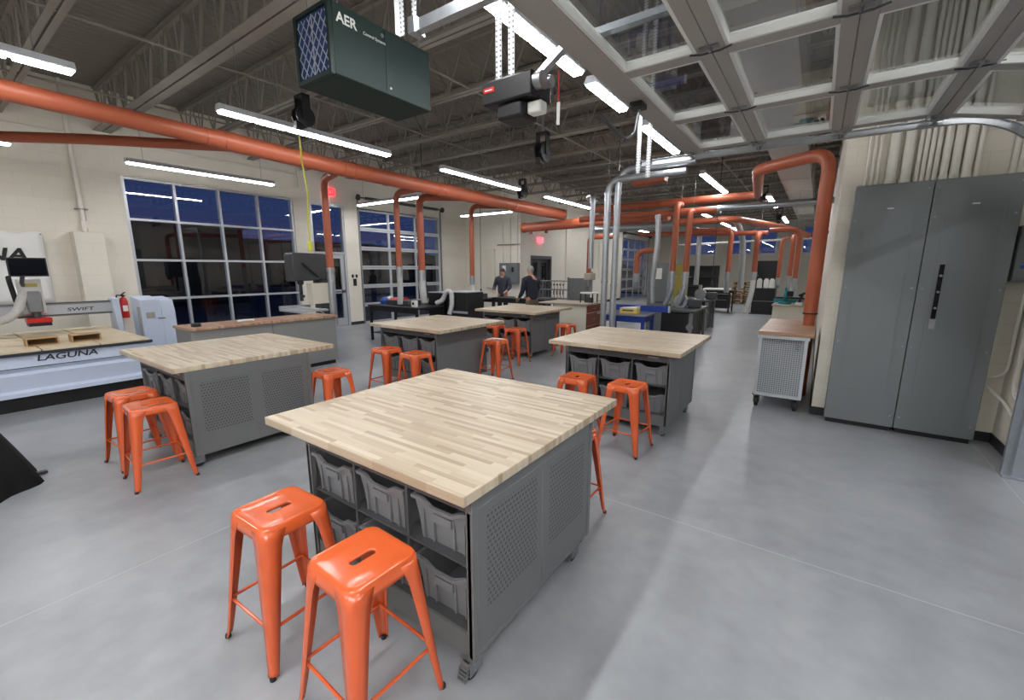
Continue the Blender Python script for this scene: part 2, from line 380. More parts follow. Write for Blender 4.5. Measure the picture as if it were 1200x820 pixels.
# outside
struct('ground_outside', MB().box(-120, 120, -60, 140, -.4, -.2), 'asphalt', 'dark parking lot outside the windows', 'ground')
hl = MB(); random.seed(3)
ys = [-60 + 8 * i for i in range(26)]; hs = [3.2 + 1.2 * math.sin(i * .7) + random.random() * .8 for i in range(26)]
hl.prism([(-60, -.3)] + list(zip(ys, hs)) + [(140, -.3)], -52, -48, 'X')
struct('hillside', hl, 'hill', 'dark hillside on the horizon beyond the windows', 'hill')

bo = thing('reflection_block', 'added dark block standing in for dark reflections in the gridded window', 'reflection_stand_in', (-30, 9, -.2))  # dark block stands in for the dark interior mirrored in the window
MB().box(-3, 3, -4.2, 2.6, 0, 4.1).build('wall', 'hill', bo); MB().box(-3.1, 3.1, -4.3, 2.7, 4.1, 4.3).build('roof', 'dark_steel', bo)
for k in range(3): MB().box(3.0, 3.03, -2.8 + k * 2, -1.6 + k * 2, 1, 2.4).build('window', 'black_gloss', bo)
struct('added_apron_outside', MB().box(XR + .3, 7.5, YB, 9, -.15, 0), 'concrete', 'added unseen concrete slab outside the open overhead door', 'floor')  # slab added out of view for its reflection
struct('added_canopy', MB().box(XR + .3, 7.5, YB, 9, ZW, ZW + .12), 'roof_deck', 'added unseen roof slab outside the open overhead door', 'roof')  # slab added out of view to carry the extra outdoor lights
# ---- storefront window
def mullions(o, name, ys, zs, x0, x1, y0, y1, z0, z1, w_=.06, m='alu', wz=None):
    wz = wz or w_
    mb = MB()
    for y in ys: mb.box(x0, x1, y - w_ / 2, y + w_ / 2, z0, z1)
    e = .003
    for z in zs: mb.box(x0 + e, x1 - e, y0, y1, z - wz / 2, z + wz / 2)
    return mb.build(name, m, o)
w1 = thing('window_1', 'large gridded storefront window with aluminium mullions at dusk', 'window', (XL, 4.68, .12), kind='structure')
yy = [2.93, 3.80, 4.675, 5.55, 6.42]; zz = [.15, 1.09, 1.93, 2.77, 3.59]
def rel(o, mb): 
    mb.v = [tuple(Vector(p) - o.location) for p in mb.v]; return mb
mb = MB()
for y in yy: mb.box(XL - .13, XL - .02, y - .024, y + .024, .12, 3.62)
for z in zz: mb.box(XL - .127, XL - .023, 2.9, 6.45, z - .024, z + .024)
rel(w1, mb).build('window_frame', 'alu', w1)
for i in range(4):
    for j in range(4):
        rel(w1, MB().box(XL - .096, XL - .09, yy[i] + .03, yy[i + 1] - .03, zz[j] + .03, zz[j + 1] - .03)).build('window_pane', 'window_glass', w1, smooth=False)
# ---- entrance door with transom
d1 = thing('door_1', 'aluminium and glass entrance door with tall transom window', 'door', (XL, 7.45, 0), kind='structure')
mb = MB()
for y in (6.95, 7.95): mb.box(XL - .16, XL - .02, y - .03, y + .03, 0, 3.6)
for z in (2.2, 3.57): mb.box(XL - .157, XL - .023, 6.92, 7.98, z - .035, z + .035)
rel(d1, mb).build('door_frame', 'alu', d1)
rel(d1, MB().box(XL - .096, XL - .09, 6.98, 7.92, 2.235, 3.535)).build('transom_pane', 'window_glass', d1)
mb = MB(); mb.box(XL - .12, XL - .06, 6.99, 7.11, .01, 2.16); mb.box(XL - .12, XL - .06, 7.8, 7.91, .01, 2.16); mb.box(XL - .12, XL - .06, 7.11, 7.8, .01, .25); mb.box(XL - .12, XL - .06, 7.11, 7.8, 2.05, 2.16); mb.box(XL - .118, XL - .062, 7.11, 7.8, 1.0, 1.12)
dl = rel(d1, mb).build('door_leaf', 'alu', d1)
rel(d1, MB().box(XL - .096, XL - .09, 7.11, 7.8, .25, 1.0)).build('door_pane', 'window_glass', dl)
rel(d1, MB().box(XL - .096, XL - .09, 7.11, 7.8, 1.12, 2.05)).build('door_pane', 'window_glass', dl)
mb = MB(); mb.tube([(XL - .06, 7.08, 1.06), (XL + .02, 7.08, 1.06), (XL + .02, 7.84, 1.06), (XL - .06, 7.84, 1.06)], .016, 8); mb.cbox(XL - .03, 7.82, 1.06, .06, .09, .09)
rel(d1, mb).build('push_bar', 'dark_steel', dl)
# ---- closed overhead door, left wall
def closed_overhead(name, label, x, y0, y1, z1, cols, rows, out=-1):
    o = thing(name, label, 'door', (x, (y0 + y1) / 2, 0), kind='structure')
    rh = z1 / rows; cw = (y1 - y0) / cols
    for r in range(rows):
        mb = MB(); a, b = r * rh + .004, (r + 1) * rh - .004
        for z0_, z1_ in ((a, a + .055), (b - .055, b)): mb.box(x - .10, x - .05, y0, y1, z0_, z1_)
        for c in range(cols + 1):
            yc = y0 + c * cw; mb.box(x - .098, x - .052, max(y0, yc - .045), min(y1, yc + .045), a, b)
        s = rel(o, mb).build('door_section', 'alu', o)
        for c in range(cols): rel(o, MB().box(x - .078, x - .072, y0 + c * cw + .045, y0 + (c + 1) * cw - .045, a + .055, b - .055)).build('door_pane', 'window_glass', s)
    mb = MB()
    for y in (y0 - .03, y1 + .03): mb.box(x + .001, x + .05, y - .02, y + .02, 0, z1 + .25)
    mb.v = [p for p in mb.v]; rel(o, mb).build('door_track', 'steel', o)
    mb = MB().cyl((x + .12, y0 - .1, z1 + .32), (x + .12, y1 + .1, z1 + .32), .02, 10).cyl((x + .12, y0 + .2, z1 + .32), (x + .12, y1 - .2, z1 + .32), .045, 12)
    for y in (y0 - .06, y1 + .06): mb.cyl((x + .12, y - .02, z1 + .32), (x + .12, y + .02, z1 + .32), .09, 16).box(x + .001, x + .12, y - .01, y + .01, z1 + .26, z1 + .36)
    rel(o, mb).build('torsion_shaft', 'dark_steel', o)
    mb = MB()
    for y in (y0 + .1, y1 - .1): mb.tube(fillet([(x + .03, y, z1 - .02), (x + .06, y, z1 + .12), (x + .5, y, z1 + .12)], .15), .015, 6)
    return o
closed_overhead('door_2', 'closed glass overhead door in the left wall beside the entrance', XL + .0, 8.5, 12.0, 3.57, 3, 6)
closed_overhead('door_3', 'far closed glass overhead door beyond the metal pipes', XJ, 23.72, 28.1, 3.4, 4, 6)
# ---- steel door
d4 = thing('door_4', 'dark steel double door in grey frame beside the two people', 'door', (XJ, 15, 0), kind='structure')
mb = MB().box(XJ - .2, XJ + .015, 14.2, 14.3, 0, 2.25).box(XJ - .2, XJ + .015, 15.7, 15.8, 0, 2.25).box(XJ - .2, XJ + .015, 14.3, 15.7, 2.13, 2.25)
rel(d4, mb).build('door_frame', 'bench_dark', d4)
for a, b in ((14.31, 14.99), (15.01, 15.69)):
    lf = MB().box(XJ - .15, XJ - .1, a, b, .01, 1.1).box(XJ - .15, XJ - .1, a, a + .12, 1.1, 2.0).box(XJ - .15, XJ - .1, b - .12, b, 1.1, 2.0).box(XJ - .15, XJ - .1, a, b, 2.0, 2.12)
    q = rel(d4, lf).build('door_leaf', 'dark_steel', d4)
    rel(d4, MB().box(XJ - .128, XJ - .122, a + .12, b - .12, 1.1, 2.0)).build('door_pane', 'window_glass', q)
    rel(d4, MB().box(XJ - .1, XJ - .04, b - .14 if a < 14.5 else a + .08, b - .08 if a < 14.5 else a + .14, .95, 1.02)).build('door_handle', 'steel', q)
# ---- far windows
for i, (a, b) in enumerate(WINS):
    o = thing('window_%d' % (i + 2), ['widest far blue clerestory window, left end', 'far blue clerestory window above the stacked pallets', 'far blue clerestory window above the black tool cabinet', 'far blue clerestory window beside the big riser duct'][i], 'window', ((a + b) / 2, YF, 2.6), kind='structure')
    mb = MB().box(a, a + .05, YF + .05, YF + .15, 2.6, 4.1).box(b - .05, b, YF + .05, YF + .15, 2.6, 4.1).box(a, b, YF + .052, YF + .148, 2.6, 2.65).box(a, b, YF + .052, YF + .148, 4.05, 4.1)
    rel(o, mb).build('window_frame', 'alu', o)
    rel(o, MB().box(a + .05, b - .05, YF + .09, YF + .096, 2.65, 4.05)).build('window_pane', 'window_glass', o)
# pilaster box on left wall
pl = MB().box(XL, XL + .34, 2.0, 2.43, 0, 2.44)
struct('trim_1', pl, 'block_x', 'cream boxed out pilaster on the wall left of the window', 'pilaster', bevel=.006)

# ---- roof joists along X
def joist_mesh(x0, x1, zb=4.4, zt=5.18, big=1.0):
    mb = MB()
    for s in (-1, 1):
        mb.box(x0, x1, s * .025 * big - .004 + s * .012, s * .025 * big + .004 + s * .0, zb, zb + .06)
    mb.box(x0, x1, -.08 * big, -.012, zb - .004, zb + .006); mb.box(x0, x1, .012, .08 * big, zb - .004, zb + .006)
    mb.box(x0, x1, -.055, -.01, zt - .02, zt); mb.box(x0, x1, .01, .055, zt - .02, zt); mb.box(x0, x1, -.03, .03, zt - .07, zt - .02)
    n = max(2, int((x1 - x0) / .62)); d = (x1 - x0) / n
    for i in range(n):
        a = x0 + i * d
        mb.bar((a, 0, zt - .04), (a + d / 2, 0, zb + .03), .022 * big); mb.bar((a + d / 2, 0, zb + .03), (a + d, 0, zt - .04), .022 * big)
        mb.bar((a + d / 2, 0, zb + .03), (a + d / 2, 0, zt - .04), .016)
    return mb
jn = {}
yj = 2.73 - 1.365 * 5; k = 0
while yj < YF - .3:
    x0 = XL + .001 if yj < YJ else XJ + .001; x1 = XR - .001 if yj < YC else .099
    big = 1.7 if abs(yj - 2.73) < .1 or abs((yj - 2.73) % 6.825) < .1 else 1.0
    key = (x0, x1, big)
    if key not in jn:
        o = joist_mesh(x0, x1, big=big).build('roof_joist', 'joist', at=(0, 0, 0), smooth=False); jn[key] = o
    else: o = jn[key].copy(); COL.objects.link(o)
    o.location = (0, yj, 0); tag(o, 'open web steel roof joist spanning across the ceiling', 'roof joist', 'roof joists', 'structure'); yj += 1.365
for i, x in enumerate((-9.4, -6.85, -4.6, -2.3, -.4)):
    o = MB().box(x - .02, x + .02, YB, (YJ if x < XJ else YF) , 4.408, 4.414).box(x - .02, x - .015, YB, (YJ if x < XJ else YF), 4.414, 4.44).build('roof_bridging', 'joist', smooth=False)
    tag(o, 'long thin steel bridging angle tying the joists together', 'bridging', 'joist bridging', 'structure')

# ================================================================ LIGHTS
def strip_light(name_label, x, y0, y1, z=3.55, alongx=False, wd=.15):
    L_ = y1 - y0
    o = thing('strip_light', name_label, 'ceiling light', (x, (y0 + y1) / 2, z) if not alongx else ((y0 + y1) / 2, x, z), R(-90) if alongx else 0)
    mb = MB(); h = L_ / 2
    mb.prism([(-wd / 2, .02), (-wd / 2 + .03, .085), (wd / 2 - .03, .085), (wd / 2, .02), (wd / 2 - .012, .012), (-wd / 2 + .012, .012)], -h, h, 'Y')
    mb.build('housing', 'lamp_housing', o)
    n = max(1, round(L_ / .41)); d = L_ / n
    df = MB()
    for i in range(n):
        a = -h + i * d + .02; b = a + d - .04
        df.prism([(-wd / 2 + .014, .013), (wd / 2 - .014, .013), (wd / 2 - .03, -.012), (-wd / 2 + .03, -.012)], a, b, 'Y')
    df.build('diffuser', 'led', o, smooth=False)
    for s in (-1, 1):
        mb = MB().tube([(0, s * (h - .25), .08), (0, s * (h - .25), .085 + 5.19 - z - .01)], .004, 6)
        mb.build('hanging_wire', 'steel', o)
    return o
for y0, y1, t in ((-1.2, 1.24, 'hanging strip light at the upper left corner of the view'), (2.43, 4.9, 'hanging strip light below the green air cleaner'), (6.1, 8.65, 'hanging strip light above the second row workbench, beside the orange main duct'), (9.85, 12.45, 'short looking strip light left of the thin metal duct elbow')):
    strip_light(t, -5.92, y0, y1)
for y0, y1, t in ((-1.2, 1.25, 'strip light low at the left edge beside the router machine'), (2.55, 5.05, 'strip light in front of the big gridded window')):
    strip_light(t, -10.0, y0, y1)
strip_light('strip light in front of the left overhead door', 8.05, -11.2, -8.65, alongx=True)
strip_light('strip light near the wall jog above the standing people', 11.4, -10.2, -8.1, alongx=True, z=3.5)
for y0, y1, t in ((-3.6, -1.2, 'added unseen strip light behind the viewer in the row beside the open door'), (-.85, 1.55, 'strip light directly above the near workbench end'), (1.65, 4.12, 'bright strip light along the edge of the open glass door'), (4.38, 5.3, 'short strip light peeking past the door opener rail'), (6.0, 7.64, 'strip light past the black door arm bracket'), (9.61, 12.2, 'strip light above the far orange cross duct')):  # the one behind the viewer is an unseen addition for brightness
    strip_light(t, -2.12, y0, y1, z=3.6)
for x, y0, y1, t in ((-3.5, 16.4, 18.9, 'nearest small far strip light under the galvanised elbow'), (-3.5, 19.4, 21.8, 'middle small far strip light'), (-3.5, 22.6, 25.0, 'farthest small strip light of the middle row'), (-7.5, 16.5, 19, 'far strip light near the far overhead door'), (-7.5, 21.5, 24, 'farthest strip light near the far overhead door'), (-1.3, 13.5, 15.9, 'far strip light near the right side wall'), (-1.3, 19, 21.4, 'far strip light above the black tool cabinet')):
    strip_light(t, x, y0, y1, z=3.6)
strip_light('added unseen strip light above the open glass door next to the right wall', 1.2, .4, 2.84, z=4.2)  # added out of view to brighten the upper right wall
strip_light('added unseen high strip light behind the viewer beside the right wall', 1.2, -2.4, .04, z=4.2)  # another out-of-view addition lighting the right side
for x, y0, t in ((1.0, -3.1, 'added unseen strip light behind the viewer nearest the right wall'), (.2, -3.1, 'added unseen strip light behind the viewer second from the right wall'), (-.6, -3.1, 'added unseen strip light behind the viewer above the near floor'), (-4.0, -3.6, 'added unseen strip light behind the viewer between two rows')):  # fixtures added behind the camera to brighten the right side
    strip_light(t, x, y0, y0 + 2.44, z=3.3 if x > -1 else 3.6)
for x, y0, t in ((3.1, -2.0, 'nearest added unseen strip light outside the open door'), (3.1, .6, 'middle added unseen strip light outside the open door'), (3.1, 3.2, 'farthest added unseen strip light outside the open door'), (4.6, .6, 'outer added unseen strip light outside the open door')):  # outdoor lights added out of view because the right side was dark
    strip_light(t, x, y0, y0 + 2.44, z=3.3)

# ================================================================ WORKBENCHES
def make_workbench(label, loc, ox=0.0, side='perf_side'):
    """origin on the floor below the middle of the 1.5 m top; ox slides the steel body under the top"""
    o = thing('workbench', label, 'workbench', loc)
    MB().box(-.755, .755, -.745, .745, .875, .92).build('tabletop', 'maple', o, bevel=.004)
    X0, X1, Y0, Y1 = -.60 + ox, .575 + ox, -.665, .455
    for s, x in ((-1, X0), (1, X1)):
        p = MB().box(-.012, .012, -.56, .56, .11, .80).build('side_panel', side, o, bevel=.004); p.location = (x, (Y0 + Y1) / 2, 0)
        mb = MB().box(x - .018, x + .018, Y0 - .0, Y0 + .035, .10, .872).box(x - .018, x + .018, Y1 - .035, Y1, .10, .872)
        mb.box(x - .0125 , x + .0125, Y0 + .02, Y1 - .02, .80, .874); mb.box(x - .015, x + .015, Y0 + .545, Y0 + .575, .14, .80); mb.box(x - .014, x + .014, Y0 + .03, Y1 - .03, .10, .13)
        mb.build('side_frame', 'bench_grey', o, bevel=.003)
    for y in (Y0 + .012, Y1 - .012): MB().box(X0, X1, y - .01, y + .01, .795, .873).build('apron', 'bench_dark', o)
    MB().box(X0, X1, Y0 + .01, Y1 - .01, .10, .115).box(X0, X1, Y0 + .01, Y0 + .022, .115, .215).box(X0, X1, Y1 - .022, Y1 - .01, .115, .215).build('base_tray', 'bench_grey', o)
    for z in (.225, .535): MB().box(X0 + .012, X1 - .012, Y0 + .02, Y1 - .02, z - .008, z).build('shelf', 'bench_dark', o)
    p = MB().box(X0 + .012, X1 - .012, -.004, .004, .225, .87).build('divider', 'perf_inner', o); p.location = (0, (Y0 + Y1) / 2, 0)
    for i in (1, 2):
        x = X0 + (X1 - X0) * i / 3
        for y in (Y0 + .03, Y1 - .03): MB().box(x - .008, x + .008, y - .01, y + .01, .225, .80).build('upright', 'bench_dark', o)
    for cx in (X0 + .05, X1 - .02):
        for cy in (Y0 + .03, Y1 - .16):
            c = MB().cbox(cx, cy, .105, .075, .075, .008).box(cx - .026, cx - .018, cy - .045, cy + .035, .035, .101).box(cx + .018, cx + .026, cy - .045, cy + .035, .035, .101).cyl((cx - .028, cy - .01, .05), (cx + .028, cy - .01, .05), .009, 8).build('caster', 'steel', o)
            MB().lathe([(.02, -.015), (.046, -.015), (.05, -.009), (.05, .009), (.046, .015), (.02, .015)], 20, Matrix.Translation((cx, cy - .01, .05)), 'X').build('wheel', 'rubber', c)
            b = MB(); [b.box(cx - .022, cx + .022, cy - .075 + k * .004, cy - .055 + k * .004, .03 + k * .016, .04 + k * .016) for k in range(4)]; b.bar((cx, cy - .06, .03), (cx, cy - .045, .1), .036, .006); b.build('brake', 'steel', c)
    MB().box(X1 - .22, X1 - .11, Y0 - .0005, Y0 + .002, .83, .845).build('badge', 'steel', o)
    return o, X0, X1, Y0
def tray_mesh():
    """stackable tray, front (handle dip) at -Y, origin at the centre of its floor"""
    mb = MB(); W, D, H, t = .355, .50, .215, .004
    bw, bd = W / 2 - .03, D / 2 - .03; tw, td = W / 2 - .008, D / 2 - .008
    # outer and inner shells (tapered), front rim dips in the middle
    def ring(w_, d_, z, dip=0):
        p = []
        for k in range(13):
            x = -w_ + 2 * w_ * k / 12; dz = dip * (1 if 4 <= k <= 8 else .5 if k in (3, 9) else 0); p.append((x, -d_, z - dz))
        for k in range(1, 7): p.append((w_, -d_ + 2 * d_ * k / 6, z))
        for k in range(1, 13): p.append((w_ - 2 * w_ * k / 12, d_, z))
        for k in range(1, 6): p.append((-w_, d_ - 2 * d_ * k / 6, z))
        return p
    def shrink(r, a, dz=0): return [(x * (1 - a), y * (1 - a), z + dz) for x, y, z in r]
    R0 = ring(bw, bd, 0); R1 = ring(bw + .008, bd + .008, H * .5, 0); R2 = ring(tw, td, H, .03); R3 = ring(tw + .012, td + .012, H, .03); R4 = ring(tw + .012, td + .012, H - .016, .03)
    inner = [shrink(R2, .02), shrink(R1, .025), shrink(R0, .03, .004)]
    seq = [R0, R1, R2, R4, R3] + [shrink(R3, .03, .001)] + inner; n = len(R0)
    v = [p for r in seq for p in r]; f = []
    for i in range(len(seq) - 1): f += [(i * n + k, i * n + (k + 1) % n, (i + 1) * n + (k + 1) % n, (i + 1) * n + k) for k in range(n)]
    f += [tuple(range(n))[::-1], tuple((len(seq) - 1) * n + k for k in range(n))]
    mb.add(v, f)
    for x in (-.12, -.06, .06, .12): mb.box(x - .004, x + .004, -bd - .018, -bd + .002, .01, H * .72)
    mb.box(-.055, .055, -td - .006, -td + .006, H - .10, H - .06)
    return mb
TRAY = tray_mesh().build('storage_tray', 'tray', at=(0, 0, 0)); first_tray = [True]
BN = {1: 'front workbench', 2: 'left workbench beside the router machine', 3: 'middle workbench behind the front one', 4: 'right workbench', 5: 'farthest workbench near the people'}
def put_trays(bi, loc, X0, X1, Y0):
    for r, z in (('upper', .5355), ('lower', .2255)):
        for c in range(3):
            x = X0 + (X1 - X0) * (c + .5) / 3
            if first_tray[0]: t = TRAY; first_tray[0] = False
            else: t = TRAY.copy(); COL.objects.link(t)
            t.location = (loc[0] + x, loc[1] + Y0 + .262 + .012 * ((c * 7 + bi * 3) % 3), z)
            t.rotation_euler = (0, 0, R(((c * 5 + bi) % 3 - 1) * 1.2))
            tag(t, '%s grey plastic tray in the %s row of the %s' % (('leftmost', 'middle', 'rightmost')[c], r, BN[bi]), 'storage tray', 'trays in the workbenches')
T = {1: ((-1.735, 1.82, 0), .13, 'nearest wooden topped grey steel workbench in the middle foreground'),
     2: ((-5.10, 1.94, 0), .17, 'wooden topped grey workbench at left, in front of the white router machine'),
     3: ((-4.86, 4.84, 0), .02, 'wooden topped grey workbench in the second row, directly behind the nearest one'),
     4: ((-1.78, 5.08, 0), .05, 'wooden topped grey workbench at right, with its front caster facing the open floor'),
     5: ((-5.08, 7.63, 0), .02, 'farthest wooden topped grey workbench, closest to the two people')}
for i, (loc, ox, lab) in T.items():
    o, X0, X1, Y0 = make_workbench(lab, loc, ox, 'perf_side' if i < 3 else 'bench_grey'); put_trays(i, loc, X0, X1, Y0)

# ================================================================ STOOLS
def seat_mesh():
    mb = MB(); N = 64; HS = .155
    def sq(h, r, z, a):     # rounded square boundary point at angle a
        c, s = math.cos(a), math.sin(a); t = h / max(abs(c), abs(s)); x, y = c * t, s * t
        q = h - r
        if abs(x) > q and abs(y) > q:      # corner: intersect the ray with the corner circle
            cx, cy = math.copysign(q, x), math.copysign(q, y); b = c * cx + s * cy; d = b * b - (cx * cx + cy * cy - r * r); t = b + math.sqrt(max(d, 0)); x, y = c * t, s * t
        return (x, y, z)
    def slot(z, g=0): 
        out = []
        for k in range(N):
            a = 2 * PI * (k + .5) / N; c, s = math.cos(a), math.sin(a); hl, rr = .036, .0175 + g
            # stadium along X
            t = rr / max(abs(c), 1e-6); x = s * t
            if abs(x) > hl: b = abs(s) * hl; d = b * b - hl * hl + rr * rr; t = b + math.sqrt(d)
            out.append((c * t, s * t, z))
        return out
    def ring(h, r, z): return [sq(h, r, z, 2 * PI * (k + .5) / N) for k in range(N)]
    Z = .66
    rings = [slot(Z - .018), slot(Z - .010), slot(Z - .006, .004), ring(.075, .03, Z - .006), ring(.125, .038, Z - .004), ring(HS - .016, .042, Z), ring(HS - .006, .044, Z - .003), ring(HS, .045, Z - .012), ring(HS + .002, .045, Z - .045), ring(HS + .0035, .045, Z - .06)]
    v = [p for r in rings for p in r]
    f = [(i * N + k, i * N + (k + 1) % N, (i + 1) * N + (k + 1) % N, (i + 1) * N + k) for i in range(len(rings) - 1) for k in range(N)]
    return mb.add(v, f)
def stool_leg_mesh(sx, sy):
    """folded sheet leg: rounded L section, wide at the seat, narrow and kicked out at the foot"""
    mb = MB(); secs = [(.648, .1545, .100), (.60, .1605, .088), (.56, .164, .078), (.42, .176, .066), (.25, .190, .052), (.10, .203, .040), (.035, .209, .034), (.012, .214, .034)]
    V = []; n = 9
    for z, c, w_ in secs:
        prof = []; r = min(.043, w_ * .55)
        pts = [(-w_, 0)] + [(-r + r * math.sin(a), -r + r * math.cos(a)) for a in [PI / 2 * k / (n - 3) for k in range(n - 2)]] + [(0, -w_)]
        V.append([(sx * (c + a), sy * (c + b), z) for a, b in pts])
    m = len(V[0]); v = [p for r in V for p in r]
    f = [(i * m + k, i * m + k + 1, (i + 1) * m + k + 1, (i + 1) * m + k) for i in range(len(V) - 1) for k in range(m - 1)]
    return mb.add(v, f)
def make_stool(label, loc, rz, group):
    o = thing('metal_stool', label, 'stool', loc, rz, group)
    seat_mesh().build('seat', 'orange', o, solid=.003)
    for sx in (-1, 1):
        for sy in (-1, 1):
            l = stool_leg_mesh(sx, sy).build('leg', 'orange_leg', o, solid=.003)
            MB().lathe([(.010, 0), (.0135, .003), (.0135, .014), (.011, .02)], 12, Matrix.Translation((sx * .203, sy * .203, 0))).build('rubber_foot', 'rubber', l)
    c = .178
    for (a, b) in (((-c, -c), (c, -c)), ((c, -c), (c, c)), ((c, c), (-c, c)), ((-c, c), (-c, -c))):
        MB().cyl((a[0], a[1], .215), (b[0], b[1], .215), .0075, 8).build('foot_rail', 'orange_leg', o)
    return o
ST = [((-1.945, .86), 2, 'glossy orange metal stool at far left end of the nearest workbench'),
      ((-1.325, .87), -2, 'orange metal stool closest to the viewer, in front of the nearest workbench trays'),
      ((-1.29, 2.50), 0, 'orange stool mostly hidden behind the nearest workbench, one leg showing'),
      ((-4.40, 1.03), -3, 'orange stool standing nearer at the left workbench'),
      ((-4.97, 1.05), 4, 'orange stool half hidden behind its neighbour, next to the white router machine'),
      ((-4.23, 2.56), 0, 'lone orange stool at the right back corner of the left workbench'),
      ((-4.83, 3.78), 2, 'left orange stool of the pair before the second row workbench'),
      ((-4.24, 3.78), -2, 'right orange stool of the pair before the second row workbench'),
      ((-4.03, 5.24), 3, 'orange stool partly hidden beyond the right corner of the second row workbench'),
      ((-5.12, 6.66), -2, 'orange stool left of centre before the farthest workbench'),
      ((-4.52, 6.5), 3, 'orange stool on the right before the farthest workbench'),
      ((-4.06, 7.62), 0, 'orange stool peeking out at the right side of the farthest workbench'),
      ((-1.93, 3.90), 2, 'orange stool on the left before the right workbench, half behind the nearest tabletop'),
      ((-1.40, 3.92), -3, 'orange stool fully visible in front of the right workbench')]
s0 = None
for (x, y), a, lab in ST:
    if s0 is None: s0 = make_stool(lab, (x, y, 0), R(a), 'orange stools around the workbenches')
    else: dup(s0, (x, y, 0), R(a), lab)

# ================================================================ TALL GREY ELECTRICAL CABINETS
for i, (x0, x1) in enumerate(((.222, .831), (.835, 1.445))):
    o = thing('electrical_cabinet', ['tall grey steel electrical cabinet, the left of two, no handle', 'tall grey steel electrical cabinet, the right of two, with black handle strip'][i], 'cabinet', ((x0 + x1) / 2, 6.09, 0))
    W = (x1 - x0) / 2
    MB().box(-W + .005, W - .005, -.095, .105, .05, 2.59).build('body', 'cabinet_grey', o, bevel=.006)
    MB().box(-W + .02, W - .02, -.085, .105, 0, .05).build('plinth', 'black', o)
    dr = MB().box(-W + .001, W - .001, -.122, -.096, .055, 2.6).build('door', 'cabinet_grey', o, bevel=.005)
    mb = MB(); t = .0035
    for a, b, c, d in ((-.2, .2, 2.33, 2.34), (-.2, .2, .42, .43), (-.205, -.197, .42, 2.34), (.197, .205, .42, 2.34)): mb.box(a, b, -.1255, -.121, c, d)
    mb.build('door_embossing', 'cabinet_grey', dr)
    for sx in (-1, 1):
        for z in (.18, .95, 1.55, 2.25, 2.53):
            MB().lathe([(.011, 0), (.011, -.005), (.006, -.008)], 10, Matrix.Translation((sx * (W - .035), -.122, z)), 'Y').build('screw', 'steel', dr)
    MB().cbox(0, -.126, 2.355, .05, .006, .012).build('latch_tab', 'white_enamel', dr)
    if i:
        h = MB().box(-.17, -.135, -.135, -.122, 1.25, 1.79).build('handle_plate', 'black_gloss', dr)
        for z in (1.68, 1.52, 1.36): MB().lathe([(.012, 0), (.012, -.014), (.008, -.018)], 12, Matrix.Translation((-.152, -.135, z)), 'Y').build('key_barrel', 'steel', h)
        MB().box(-.178, -.13, -.14, -.122, 1.15, 1.25).cyl((-.154, -.16, 1.215), (-.154, -.14, 1.215), .014, 12).build('latch', 'steel', dr)
# small panel at the right edge
o = thing('wall_panel', 'small grey electrical box at the right edge beside the tall cabinets', 'electrical box', (1.545, 6.12, 1.63))
MB().box(-.07, .07, -.10, .079, 0, .51).build('body', 'cabinet_grey', o, bevel=.006)
c = MB().box(-.066, .066, -.112, -.1, .01, .5).build('cover', 'cabinet_grey', o, bevel=.003)
MB().box(-.03, .03, -.1135, -.1115, .12, .15).build('warning_label', 'blue_plastic', c)
# conduits above cabinets
ORD = ['first', 'second', 'third', 'fourth', 'fifth', 'sixth', 'seventh', 'eighth', 'ninth', 'tenth', 'eleventh', 'twelfth', 'thirteenth', 'fourteenth', 'fifteenth']
for ci, (x, r, z0) in enumerate(((.30, .013, 2.61), (.345, .013, 2.61), (.39, .015, 2.61), (.50, .042, 2.61), (.615, .042, 2.61), (.70, .018, 2.61), (.745, .018, 2.61), (.79, .018, 2.61), (.835, .018, 2.61), (.90, .03, 2.61), (.975, .034, 2.61), (1.06, .036, 2.61), (1.13, .02, 2.61), (1.37, .022, 2.61), (1.425, .03, 2.61))):
    o = thing('conduit', '%s cream conduit, %s from the left in the row above the tall cabinets' % ('thick' if r > .025 else 'slim', ORD[ci]), 'pipe', (x, YC - .06, z0), group='conduits above the grey cabinets')
    MB().cyl((0, 0, 0), (0, 0, ZW - z0 - .002), r, 14).build('pipe', 'pipe_cream', o)
    MB().cyl((0, 0, 0), (0, 0, .05), r * 1.25, 14).build('coupling', 'pipe_cream', o); MB().cyl((0, 0, .62), (0, 0, .66), r * 1.18, 14).build('coupling', 'pipe_cream', o)
    MB().box(-r - .02, r + .02, .04, .0595, 1.1, 1.13).box(-r - .004, r + .004, -r - .004, .045, 1.105, 1.125).build('strap', 'steel', o)
o = MB().tube(fillet([(XR - .03, 6.05, 2.2), (XR - .03, 6.05, .72), (1.3, 6.13, .66)], .1), .013, 8).build('conduit', 'pipe_cream'); tag(o, 'bent cream conduit entering the lower right side of the grey cabinet', 'pipe')
o = MB().tube(fillet([(XR - .03, 5.80, 3.0), (XR - .03, 5.80, .62), (XR - .03, 5.4, .5)], .12), .02, 8).build('conduit', 'pipe_cream'); tag(o, 'cream conduit elbow near the right door jamb', 'pipe')
o = MB().tube(fillet([(1.47, YC - .03, 1.55), (1.47, YC - .03, .62), (1.60, 6.0, .48), (1.60, 5.7, .4)], .08), .016, 8).build('conduit', 'pipe_cream'); tag(o, 'cream conduit bending below the small grey electrical box', 'pipe')

